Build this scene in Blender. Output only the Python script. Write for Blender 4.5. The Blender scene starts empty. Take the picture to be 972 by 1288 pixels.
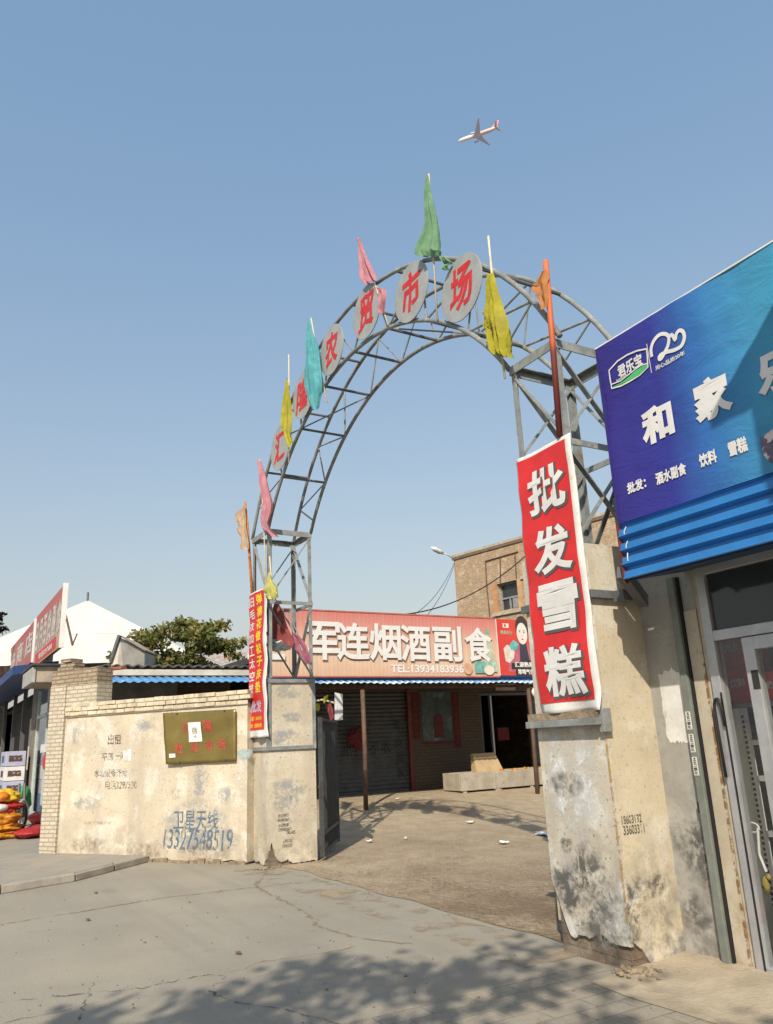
import bpy, math, random
import numpy as np
from mathutils import Vector, Matrix, noise as mnoise

random.seed(7)
SC = bpy.context.scene
COL = SC.collection

# ---------------------------------------------------------------- camera
FPX, PITCH, ROLL, PSI = 987.9, .28471, -.04636, .5341
CX, CY, EYE = 486., 644., 1.5
fw = np.array([-math.cos(PSI)*math.cos(PITCH), math.sin(PSI)*math.cos(PITCH), math.sin(PITCH)])
_r0 = np.cross(fw, [0, 0, 1]); _r0 /= np.linalg.norm(_r0); _u0 = np.cross(_r0, fw)
cr, sr = math.cos(ROLL), math.sin(ROLL)
rt = cr*_r0 + sr*_u0; up = -sr*_r0 + cr*_u0
EYEP = np.array([0, 0, EYE])
cam_d = bpy.data.cameras.new('camera'); cam = bpy.data.objects.new('camera', cam_d); COL.objects.link(cam)
m = Matrix.Identity(4)
for i in range(3):
    m[i][0], m[i][1], m[i][2] = rt[i], up[i], -fw[i]
m[2][3] = EYE
cam.matrix_world = m
cam_d.sensor_fit = 'AUTO'; cam_d.sensor_width = 36; cam_d.lens = FPX/1288*36
cam_d.clip_start = .05; cam_d.clip_end = 5000
SC.camera = cam

# ---------------------------------------------------------------- sky, sun, exposure
SUN_EL = math.radians(36.5)
SUN_H = np.array([.757, -.653])
w = bpy.data.worlds.new('World'); SC.world = w; w.use_nodes = True
nt = w.node_tree; bg = nt.nodes['Background']
sky = nt.nodes.new('ShaderNodeTexSky'); sky.sky_type = 'NISHITA'; sky.sun_disc = False
sky.sun_elevation = SUN_EL; sky.sun_rotation = math.atan2(SUN_H[0], SUN_H[1])
sky.altitude = 0; sky.air_density = 2.0; sky.dust_density = 3.0; sky.ozone_density = 2.0
hz_ = nt.nodes.new('ShaderNodeMix'); hz_.data_type = 'RGBA'; hz_.blend_type = 'ADD'; hz_.inputs[0].default_value = 1
hz_.inputs[7].default_value = (1.62, 2.75, 4.45, 1)      # even dusty veil over the whole sky
nt.links.new(sky.outputs[0], hz_.inputs[6])
tc_ = nt.nodes.new('ShaderNodeTexCoord'); sp_ = nt.nodes.new('ShaderNodeSeparateXYZ'); nt.links.new(tc_.outputs['Generated'], sp_.inputs[0])
mr_ = nt.nodes.new('ShaderNodeMapRange'); mr_.inputs['From Min'].default_value = .72; mr_.inputs['From Max'].default_value = .02; nt.links.new(sp_.outputs[2], mr_.inputs['Value'])
pw_ = nt.nodes.new('ShaderNodeMath'); pw_.operation = 'POWER'; pw_.inputs[1].default_value = 1.6; nt.links.new(mr_.outputs[0], pw_.inputs[0])
lo_ = nt.nodes.new('ShaderNodeMix'); lo_.data_type = 'RGBA'; lo_.blend_type = 'ADD'; lo_.inputs[7].default_value = (2.5, 1.3, .35, 1)   # dust thickening towards the horizon
nt.links.new(pw_.outputs[0], lo_.inputs[0]); nt.links.new(hz_.outputs[2], lo_.inputs[6]); nt.links.new(lo_.outputs[2], bg.inputs[0]); bg.inputs[1].default_value = .05
sd = bpy.data.lights.new('sun', 'SUN'); sd.energy = 3.5; sd.angle = math.radians(.55); sd.color = (1, .90, .74)
sun = bpy.data.objects.new('sun', sd); COL.objects.link(sun)
sdir = Vector((SUN_H[0]*math.cos(SUN_EL), SUN_H[1]*math.cos(SUN_EL), math.sin(SUN_EL)))
sun.rotation_euler = sdir.to_track_quat('Z', 'Y').to_euler(); sun.location = (20, -20, 30)
vs = SC.view_settings; vs.view_transform = 'Standard'; vs.look = 'None'; vs.gamma = 1; vs.exposure = 0.6
vs.use_curve_mapping = False
SC.cycles.max_bounces = 6

# ---------------------------------------------------------------- photo helpers (survey of the place)
def ray(x, y): return fw*FPX + rt*(x-CX) - up*(y-CY)
def atz(x, y, z=0.): d = ray(x, y); return EYEP + d*((z-EYE)/d[2])
def atY(x, y, Y): d = ray(x, y); return EYEP + d*(Y/d[1])
def atX(x, y, X): d = ray(x, y); return EYEP + d*(X/d[0])
def atD(x, y, D): d = ray(x, y); return EYEP + d*(D/(d@fw))
V = lambda *a: np.array(a, float)

# ---------------------------------------------------------------- materials
def _n(nt, t, **kw):
    n = nt.nodes.new(t)
    for k, v in kw.items(): setattr(n, k, v)
    return n
def new_mat(name):
    m = bpy.data.materials.new(name); m.use_nodes = True
    nt = m.node_tree; b = nt.nodes['Principled BSDF']
    b.inputs['Specular IOR Level'].default_value = .3
    return m, nt, b
def noise_fac(nt, vec, scale, lo, hi, detail=6, rough=.6, dist=0., sx=1, sy=1, sz=1, off=0):
    mp = _n(nt, 'ShaderNodeMapping'); mp.inputs['Scale'].default_value = (sx, sy, sz); mp.inputs['Location'].default_value = (off, off*.7, off*1.3)
    nt.links.new(vec, mp.inputs['Vector'])
    n = _n(nt, 'ShaderNodeTexNoise'); n.inputs['Scale'].default_value = scale; n.inputs['Detail'].default_value = detail
    n.inputs['Roughness'].default_value = rough; n.inputs['Distortion'].default_value = dist
    nt.links.new(mp.outputs[0], n.inputs['Vector'])
    r = _n(nt, 'ShaderNodeMapRange'); r.interpolation_type = 'SMOOTHSTEP'
    r.inputs['From Min'].default_value = lo; r.inputs['From Max'].default_value = hi
    nt.links.new(n.outputs['Fac'], r.inputs['Value'])
    return r.outputs[0]
def mix(nt, fac, a, b, mode='MIX'):
    n = _n(nt, 'ShaderNodeMix', data_type='RGBA', blend_type=mode)
    for s, v in ((n.inputs[0], fac), (n.inputs[6], a), (n.inputs[7], b)):
        if hasattr(v, 'is_linked'): nt.links.new(v, s)
        else: s.default_value = v if isinstance(v, (int, float)) else (*v[:3], 1)
    return n.outputs[2]
def mathn(nt, op, a, b=0.):
    n = _n(nt, 'ShaderNodeMath', operation=op)
    for s, v in zip(n.inputs, (a, b)):
        if hasattr(v, 'is_linked'): nt.links.new(v, s)
        else: s.default_value = v
    return n.outputs[0]
def set_bump(nt, b, h, strength=.3, dist=.01, prev=None):
    n = _n(nt, 'ShaderNodeBump'); n.inputs['Strength'].default_value = strength; n.inputs['Distance'].default_value = dist
    nt.links.new(h, n.inputs['Height']); nt.links.new(n.outputs[0], b.inputs['Normal'])
def M(name, col, rough=.75, var=.25, scale=4., fine=40., metal=0., stains=(), bump=0., bscale=30., spec=None, trans=0.):
    """base colour with two octaves of patchiness and optional stain layers (colour, scale, lo, hi, (sx,sy,sz))"""
    m, nt, b = new_mat(name)
    tc = _n(nt, 'ShaderNodeTexCoord').outputs['Object']
    c = mix(nt, noise_fac(nt, tc, scale, .3, .7), [x*(1-var) for x in col], [min(1, x*(1+var*.6)) for x in col])
    c = mix(nt, mathn(nt, 'MULTIPLY', noise_fac(nt, tc, fine, .35, .7, off=3), .35*min(1, var*3)), c, [x*.55 for x in col])
    for i, s in enumerate(stains):
        sx, sy, sz = s[4] if len(s) > 4 else (1, 1, 1)
        f = noise_fac(nt, tc, s[1], s[2], s[3], off=7+5*i, sx=sx, sy=sy, sz=sz, detail=8, rough=.65)
        c = mix(nt, f, c, s[0])
    nt.links.new(c, b.inputs['Base Color'])
    b.inputs['Roughness'].default_value = rough; b.inputs['Metallic'].default_value = metal
    if spec is not None: b.inputs['Specular IOR Level'].default_value = spec
    if bump:
        n = noise_fac(nt, tc, bscale, .2, .8, off=11); set_bump(nt, b, n, bump, .01)
    return m
def brick_mat(name, c1, c2, mortar, bw=.24, bh=.065, ms=.012, patches=(), bump=.6, rough=.85, squash=1):
    m, nt, b = new_mat(name)
    t = _n(nt, 'ShaderNodeTexCoord'); uv = t.outputs['UV']; ob = t.outputs['Object']
    br = _n(nt, 'ShaderNodeTexBrick'); br.offset = .5
    br.inputs['Color1'].default_value = (*c1, 1); br.inputs['Color2'].default_value = (*c2, 1); br.inputs['Mortar'].default_value = (*mortar, 1)
    br.inputs['Scale'].default_value = 1; br.inputs['Mortar Size'].default_value = ms; br.inputs['Mortar Smooth'].default_value = .3
    br.inputs['Brick Width'].default_value = bw; br.inputs['Row Height'].default_value = bh; br.inputs['Bias'].default_value = 0
    wob = _n(nt, 'ShaderNodeTexNoise'); wob.inputs['Scale'].default_value = 3.5; nt.links.new(uv, wob.inputs['Vector'])
    va = _n(nt, 'ShaderNodeVectorMath', operation='MULTIPLY_ADD'); va.inputs[1].default_value = (.02, .02, 0)
    nt.links.new(wob.outputs['Color'], va.inputs[0]); nt.links.new(uv, va.inputs[2]); nt.links.new(va.outputs[0], br.inputs['Vector'])
    c = br.outputs['Color']
    c = mix(nt, mathn(nt, 'MULTIPLY', noise_fac(nt, ob, 14, .35, .7), .6), c, [x*.6 for x in c1])
    for i, p in enumerate(patches): c = mix(nt, mathn(nt, 'MULTIPLY', noise_fac(nt, ob, p[1], p[2], p[3], off=5+i*4, detail=9), p[4] if len(p) > 4 else 1.), c, p[0])
    nt.links.new(c, b.inputs['Base Color']); b.inputs['Roughness'].default_value = rough
    h = mathn(nt, 'SUBTRACT', mathn(nt, 'MULTIPLY', noise_fac(nt, ob, 60, .2, .8), .35), br.outputs['Fac'])
    set_bump(nt, b, h, bump, .012)
    return m
def paint_mat(name, col, lo=.3, hi=.55, scale=18, amax=.85, fade=False):
    """worn sprayed or brushed paint: patchy coverage"""
    m, nt, b = new_mat(name); b.inputs['Base Color'].default_value = (*col, 1); b.inputs['Roughness'].default_value = .9
    tc = _n(nt, 'ShaderNodeTexCoord').outputs['Object']
    if fade:   # a stain that thins out towards its own rim
        at = _n(nt, 'ShaderNodeAttribute'); at.attribute_name = 'cover'
        v_ = mathn(nt, 'ADD', mathn(nt, 'MULTIPLY', noise_fac(nt, tc, scale, lo, hi, detail=10, rough=.72, dist=.5), .8), mathn(nt, 'MULTIPLY', noise_fac(nt, tc, scale*4, .45, .62, detail=6, off=9), .3))
        a = mathn(nt, 'MULTIPLY', mathn(nt, 'MULTIPLY', v_, mathn(nt, 'POWER', at.outputs['Fac'], .7)), amax)
    else: a = mathn(nt, 'MULTIPLY', noise_fac(nt, tc, scale, lo, hi), amax)
    nt.links.new(a, b.inputs['Alpha']); return m
def grad_mat(name, axis, stops, rough=.55, var=.12, bump=.0, dirt=None):
    """printed sheet: colours run across the generated coordinate of the sheet"""
    m, nt, b = new_mat(name)
    t = _n(nt, 'ShaderNodeTexCoord'); g = t.outputs['Generated']; ob = t.outputs['Object']
    sep = _n(nt, 'ShaderNodeSeparateXYZ'); nt.links.new(g, sep.inputs[0])
    r = _n(nt, 'ShaderNodeValToRGB'); e = r.color_ramp.elements
    while len(e) < len(stops): e.new(.5)
    for el, (p, c) in zip(e, stops): el.position = p; el.color = (*c, 1)
    nt.links.new(sep.outputs[axis], r.inputs[0])
    c = mix(nt, mathn(nt, 'MULTIPLY', noise_fac(nt, ob, 2.5, .35, .7), var*2), r.outputs[0], [.5*x for x in stops[0][1]])
    if dirt: c = mix(nt, mathn(nt, 'MULTIPLY', noise_fac(nt, ob, 3., .45, .75, sz=.3, sx=2, sy=2, off=4), dirt[1]), c, dirt[0])
    nt.links.new(c, b.inputs['Base Color']); b.inputs['Roughness'].default_value = rough
    if bump: set_bump(nt, b, noise_fac(nt, ob, 2.2, .2, .8, sx=1.5, sz=4, dist=1.2), bump, .02)
    return m
def cloth(name, col, sheer=.12):
    m, nt, b = new_mat(name)
    tc = _n(nt, 'ShaderNodeTexCoord').outputs['Object']
    c = mix(nt, noise_fac(nt, tc, 9, .35, .7), [x*.72 for x in col], col)
    c = mix(nt, mathn(nt, 'MULTIPLY', noise_fac(nt, tc, 4, .5, .75, off=3), .5), c, [.55*x+.12 for x in col])
    nt.links.new(c, b.inputs['Base Color']); b.inputs['Roughness'].default_value = .9
    tr = _n(nt, 'ShaderNodeBsdfTranslucent'); nt.links.new(c, tr.inputs[0])
    ms = _n(nt, 'ShaderNodeMixShader'); ms.inputs[0].default_value = .35
    nt.links.new(b.outputs[0], ms.inputs[1]); nt.links.new(tr.outputs[0], ms.inputs[2])
    nt.links.new(ms.outputs[0], nt.nodes['Material Output'].inputs[0])
    set_bump(nt, b, noise_fac(nt, tc, 25, .2, .8), .25, .01)
    return m
def glass_mat(name, tint=(.8, .85, .85), alpha=.35):
    m, nt, b = new_mat(name)
    tr = _n(nt, 'ShaderNodeBsdfTransparent'); tr.inputs[0].default_value = (*tint, 1)
    gl = _n(nt, 'ShaderNodeBsdfGlossy'); gl.inputs['Roughness'].default_value = .03; gl.inputs[0].default_value = (.9, .95, 1, 1)
    fr = _n(nt, 'ShaderNodeLayerWeight'); fr.inputs[0].default_value = .5
    f = mathn(nt, 'ADD', mathn(nt, 'MULTIPLY', mathn(nt, 'POWER', fr.outputs['Facing'], 4.), .7), .05)
    ms = _n(nt, 'ShaderNodeMixShader'); nt.links.new(f, ms.inputs[0])
    nt.links.new(tr.outputs[0], ms.inputs[1]); nt.links.new(gl.outputs[0], ms.inputs[2])
    nt.links.new(ms.outputs[0], nt.nodes['Material Output'].inputs[0]); return m

def plaster(name, base, pale, grey, dark, pale_a=.55, grey_a=.5, dark_z=.35, dark_a=.8, spk=.6, seed=0):
    """old painted render: pale patches, grey smudges, specks, damp and mould rising from the foot"""
    m, nt, b = new_mat(name)
    t = _n(nt, 'ShaderNodeTexCoord'); ob = t.outputs['Object']
    c = mix(nt, noise_fac(nt, ob, 1.6, .3, .7, off=seed), [x*.8 for x in base], base)
    c = mix(nt, mathn(nt, 'MULTIPLY', noise_fac(nt, ob, 2.4, .5, .62, off=seed+3, detail=9, dist=.25), pale_a), c, pale)
    c = mix(nt, mathn(nt, 'MULTIPLY', noise_fac(nt, ob, 3.3, .55, .68, off=seed+9, detail=9, rough=.7), grey_a), c, grey)
    c = mix(nt, mathn(nt, 'MULTIPLY', noise_fac(nt, ob, 28, .60, .68, off=seed+13, detail=4), spk), c, dark)
    c = mix(nt, mathn(nt, 'MULTIPLY', noise_fac(nt, ob, 75, .57, .66, off=seed+29, detail=3), spk*.6), c, dark)
    c = mix(nt, mathn(nt, 'MULTIPLY', noise_fac(nt, ob, 7, .54, .66, off=seed+41, detail=10, rough=.75), .38), c, [x*.62 for x in base])
    c = mix(nt, mathn(nt, 'MULTIPLY', noise_fac(nt, ob, 3.0, .52, .72, off=seed+17, sz=.12), .35), c, [x*.55 for x in base])
    sep = _n(nt, 'ShaderNodeSeparateXYZ'); nt.links.new(ob, sep.inputs[0])
    zr = _n(nt, 'ShaderNodeMapRange'); zr.inputs['From Min'].default_value = dark_z*2.4; zr.inputs['From Max'].default_value = 0.05
    nt.links.new(sep.outputs[2], zr.inputs['Value'])
    f = mathn(nt, 'MULTIPLY', mathn(nt, 'MULTIPLY', noise_fac(nt, ob, 4.5, .42, .62, off=seed+23, detail=10, rough=.7), zr.outputs[0]), dark_a)
    c = mix(nt, f, c, dark)
    nt.links.new(c, b.inputs['Base Color']); b.inputs['Roughness'].default_value = .9
    h = mathn(nt, 'ADD', noise_fac(nt, ob, 2.4, .5, .56, off=seed+3, detail=9, dist=.6), mathn(nt, 'MULTIPLY', noise_fac(nt, ob, 35, .2, .8), .6))
    set_bump(nt, b, h, .22, .004)
    return m

MT = {}
def mats():
    MT['steel'] = M('steel_paint', (.23, .25, .25), .5, .3, 6, stains=[((.20, .11, .06), 7, .57, .70), ((.34, .345, .33), 5, .56, .7)], bump=.15)
    MT['steel_dark'] = M('steel_dark', (.12, .13, .14), .5, .3, 6, stains=[((.16, .09, .05), 9, .62, .72)])
    MT['gate'] = M('gate_iron', (.065, .068, .07), .55, .3, 8, stains=[((.13, .07, .04), 12, .6, .7)])
    MT['disc'] = M('disc_grey', (.30, .32, .325), .5, .15, 5, stains=[((.3, .28, .25), 6, .6, .72)])
    MT['red_char'] = M('red_character', (.50, .03, .03), .5, .2, 9)
    MT['stick'] = M('bamboo_stick', (.6, .52, .4), .7, .2, 10)
    MT['white'] = M('white_paint', (.66, .66, .65), .55, .1, 5)
    MT['letter_white'] = M('letter_white', (.62, .62, .62), .5, .06, 6)
    MT['letter_grey'] = M('letter_shadow', (.09, .085, .09), .6, .1, 6)
    MT['faded_letter'] = M('faded_letter', (.46, .44, .42), .7, .3, 4)
    MT['ban_red'] = M('banner_red', (.56, .025, .025), .42, .14, 2.5, fine=12, bump=.12, bscale=5, spec=.4)
    MT['ban_white'] = M('banner_border', (.62, .62, .61), .5, .1, 5, stains=[((.35, .33, .3), 8, .6, .75)])
    MT['yellow'] = M('letter_yellow', (.75, .52, .03), .5, .1, 6)
    MT['orange_print'] = M('orange_print', (.65, .2, .02), .5, .1, 6)
    MT['grey_print'] = M('grey_print', (.45, .4, .55), .5, .1, 6)
    MT['pl_wall'] = plaster('wall_render', (.56, .495, .39), (.64, .61, .54), (.42, .41, .40), (.22, .19, .16), .6, .45, .22, .55, .7, 0)
    MT['pl_left'] = plaster('left_pillar_render', (.55, .49, .385), (.62, .58, .50), (.42, .43, .44), (.20, .18, .15), .5, .5, .3, .55, .75, 31)
    MT['pl_right'] = plaster('right_pillar_render', (.53, .465, .35), (.57, .54, .47), (.47, .48, .50), (.17, .16, .15), .75, .4, .42, .95, .45, 52)
    MT['pl_right_front'] = plaster('right_pillar_front', (.52, .475, .395), (.60, .59, .56), (.40, .41, .43), (.12, .12, .11), .95, .65, .42, .95, .8, 64)
    MT['pl_grey'] = plaster('grey_cement', (.34, .335, .31), (.42, .41, .38), (.26, .26, .25), (.13, .12, .11), .4, .4, .6, .75, .3, 77)
    MT['pl_beige'] = plaster('beige_cement', (.46, .41, .32), (.5, .47, .4), (.3, .28, .25), (.25, .14, .06), .4, .3, .4, .6, .3, 91)
    MT['whitewash'] = M('whitewash', (.62, .62, .60), .9, .15, 5, stains=[((.36, .36, .34), 7, .55, .68)])
    MT['mould'] = paint_mat('mould_stain', (.12, .12, .115), .46, .62, 7, .9, True)
    MT['rust'] = paint_mat('rust_run', (.27, .14, .05), .42, .66, 18, .7)
    MT['ochre_run'] = paint_mat('ochre_run', (.40, .27, .09), .38, .62, 22, .75)
    MT['brick_core'] = brick_mat('bare_brick', (.19, .135, .10), (.15, .115, .09), (.15, .125, .10), patches=[((.21, .18, .14), 5, .45, .65)])
    MT['brick_cream'] = brick_mat('cream_brick', (.55, .49, .40), (.48, .42, .33), (.30, .26, .20), .2, .062, .010, patches=[((.36, .29, .2), 2.2, .55, .75, .6)])
    MT['brick_raw'] = brick_mat('raw_brick', (.33, .265, .19), (.39, .32, .235), (.18, .14, .10), .2, .062, .012, patches=[((.25, .18, .12), 3, .5, .75, .7)])
    MT['brick_far'] = brick_mat('far_brick', (.40, .285, .18), (.31, .21, .13), (.40, .33, .25), .26, .085, .014, patches=[((.55, .48, .38), 3.6, .50, .66, .5), ((.32, .21, .12), .5, .5, .68, .75), ((.27, .19, .12), 2.2, .56, .7, .6)], bump=.5)
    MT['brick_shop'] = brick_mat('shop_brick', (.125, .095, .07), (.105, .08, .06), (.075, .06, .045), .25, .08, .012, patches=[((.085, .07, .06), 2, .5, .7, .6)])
    MT['cornice'] = M('cornice', (.42, .36, .28), .85, .25, 5)
    MT['awn_blue'] = M('awning_blue', (.10, .27, .52), .5, .25, 3, stains=[((.30, .42, .58), 3, .55, .7), ((.2, .2, .2), 9, .64, .75)])
    MT['awn_white'] = M('awning_rim', (.50, .60, .70), .5, .25, 4, stains=[((.14, .30, .55), 2.5, .5, .6)])
    MT['tin_blue'] = M('blue_tin', (.025, .17, .46), .38, .1, 3, spec=.45)
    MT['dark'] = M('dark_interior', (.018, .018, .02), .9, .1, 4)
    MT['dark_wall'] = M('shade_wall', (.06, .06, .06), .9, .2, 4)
    MT['shutter'] = M('shutter_grey', (.095, .10, .105), .6, .2, 5, stains=[((.06, .055, .05), 4, .58, .72)])
    MT['wood_brown'] = M('brown_post', (.12, .07, .05), .65, .3, 8)
    MT['maroon'] = M('maroon_tube', (.16, .035, .03), .5, .3, 8)
    MT['alu'] = M('aluminium', (.46, .47, .49), .38, .12, 6, metal=.5)
    MT['alu_dark'] = M('dark_frame', (.10, .10, .11), .45, .1, 6)
    MT['rubber'] = M('rubber', (.02, .02, .022), .5, .1, 6)
    MT['conduit'] = M('conduit_grey_green', (.17, .19, .17), .45, .18, 6, stains=[((.24, .28, .18), 2, .58, .7)])
    MT['sticker'] = M('sticker', (.62, .63, .58), .5, .1, 8)
    MT['ink'] = M('ink', (.03, .03, .03), .7, .1, 8)
    MT['paint_black'] = paint_mat('black_brush_paint', (.06, .055, .06), .36, .56, 22, .8)
    MT['paint_brown'] = paint_mat('brown_brush_paint', (.10, .06, .05), .33, .55, 22, .85)
    MT['paint_blue'] = paint_mat('blue_spray_paint', (.085, .15, .22), .3, .55, 18, .8)
    MT['smudge'] = paint_mat('grey_overpaint', (.33, .35, .37), .42, .60, 6, .75, True)
    MT['stencil'] = paint_mat('stencil_ink', (.05, .05, .055), .3, .5, 30, .85)
    MT['brass'] = M('brass_plate', (.27, .21, .07), .32, .2, 1.6, metal=.55, stains=[((.17, .13, .06), 2.2, .55, .75)])
    MT['paper'] = M('paper', (.74, .72, .68), .9, .12, 9)
    MT['grey_paper'] = M('grey_paper', (.62, .62, .62), .9, .2, 9, stains=[((.45, .47, .52), 8, .52, .62)])
    MT['white_roof'] = M('white_roof', (.54, .53, .51), .7, .08, 1.2, stains=[((.36, .35, .32), 2.2, .6, .74, (1, 1, .5)), ((.42, .41, .38), 6, .62, .72)])
    MT['off_white'] = M('off_white_wall', (.62, .58, .5), .85, .2, 3)
    MT['stripe_tin'] = M('streaked_tin', (.36, .33, .30), .6, .25, 3, stains=[((.40, .10, .07), 3.5, .55, .66, (1, 1, .2))])
    MT['trunk'] = M('bark', (.10, .075, .05), .9, .3, 10, bump=.5)
    MT['concrete'] = M('trough_concrete', (.36, .32, .26), .9, .2, 4, stains=[((.24, .2, .15), 5, .55, .7)], bump=.3)
    MT['card'] = M('cardboard', (.42, .31, .18), .85, .15, 4)
    MT['tyre'] = M('tyre', (.025, .025, .028), .8, .1, 8)
    MT['plane_white'] = M('plane_white', (.72, .70, .70), .35, .05, .05)
    MT['plane_red'] = M('plane_red', (.62, .26, .24), .4, .05, .05)
    MT['plane_grey'] = M('plane_grey', (.50, .53, .62), .45, .05, .05)
    MT['cable'] = M('cable_black', (.02, .02, .022), .6, .1, 8)
    MT['plastic_bag'] = M('plastic_bag', (.55, .66, .70), .4, .2, 12)
    MT['orange_bag'] = M('orange_sack', (.55, .22, .02), .35, .3, 8, stains=[((.62, .42, .1), 6, .55, .68), ((.4, .1, .02), 7, .6, .7)], spec=.5, bump=1., bscale=9)
    MT['red_bag'] = M('red_net_bag', (.40, .03, .035), .45, .35, 30, stains=[((.6, .3, .28), 26, .62, .7)])
    MT['goods_red'] = M('goods_red', (.48, .03, .04), .45, .15, 8)
    MT['goods_bright'] = M('goods_bright_red', (.62, .04, .05), .4, .12, 8)
    MT['goods_yellow'] = M('goods_yellow', (.68, .45, .04), .45, .15, 8)
    MT['goods_olive'] = M('goods_olive', (.34, .26, .06), .6, .3, 20)
    MT['goods_blue'] = M('goods_blue', (.07, .16, .4), .45, .2, 8)
    MT['goods_green'] = M('goods_green', (.06, .28, .10), .45, .15, 8)
    MT['box_white'] = M('carton_white', (.6, .6, .62), .7, .15, 6)
    MT['box_lilac'] = M('carton_lilac', (.36, .38, .52), .7, .15, 6)
    MT['couplet'] = M('dim_red', (.15, .02, .02), .7, .2, 4)
    MT['glass'] = glass_mat('shop_glass', (.96, .97, .97))
    MT['dglass'] = M('dark_glass', (.03, .035, .04), .08, .1, 3, spec=.6)
    MT['rubble'] = M('rubble', (.26, .205, .145), .95, .4, 9, bump=.5)
    MT['crack'] = paint_mat('crack_dirt', (.13, .105, .075), .38, .58, 9, .7)
    MT['joint'] = paint_mat('dirt_joint', (.29, .225, .145), .34, .58, 7, .85)
mats()

# ---------------------------------------------------------------- mesh building
_font_cache = {}
def glyph_mesh(body, bold, extrude=0.):
    k = (body, bold, extrude)
    if k not in _font_cache:
        c = bpy.data.curves.new('lettering', 'FONT'); c.body = body; c.bevel_depth = bold; c.bevel_resolution = 0; c.extrude = 0
        c.resolution_u = 3; c.size = 1; c.fill_mode = 'FRONT'
        o = bpy.data.objects.new('lettering', c); COL.objects.link(o)
        dg = bpy.context.evaluated_depsgraph_get(); dg.update()
        me = bpy.data.meshes.new_from_object(o.evaluated_get(dg))
        vs_ = np.array([v.co[:] for v in me.vertices]) if len(me.vertices) else np.zeros((0, 3))
        if len(vs_) and bold:   # a flat broad stroke: keep only a hair of the rounding's relief
            vs_[:, 2] *= .0004/bold
        fs_ = [tuple(p.vertices) for p in me.polygons]
        bpy.data.objects.remove(o); bpy.data.curves.remove(c); bpy.data.meshes.remove(me)
        _font_cache[k] = (vs_, fs_)
    return _font_cache[k]

WORLD = {}
def wl(o): return WORLD.get(o.name, np.zeros(3)) if o is not None else np.zeros(3)

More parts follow.
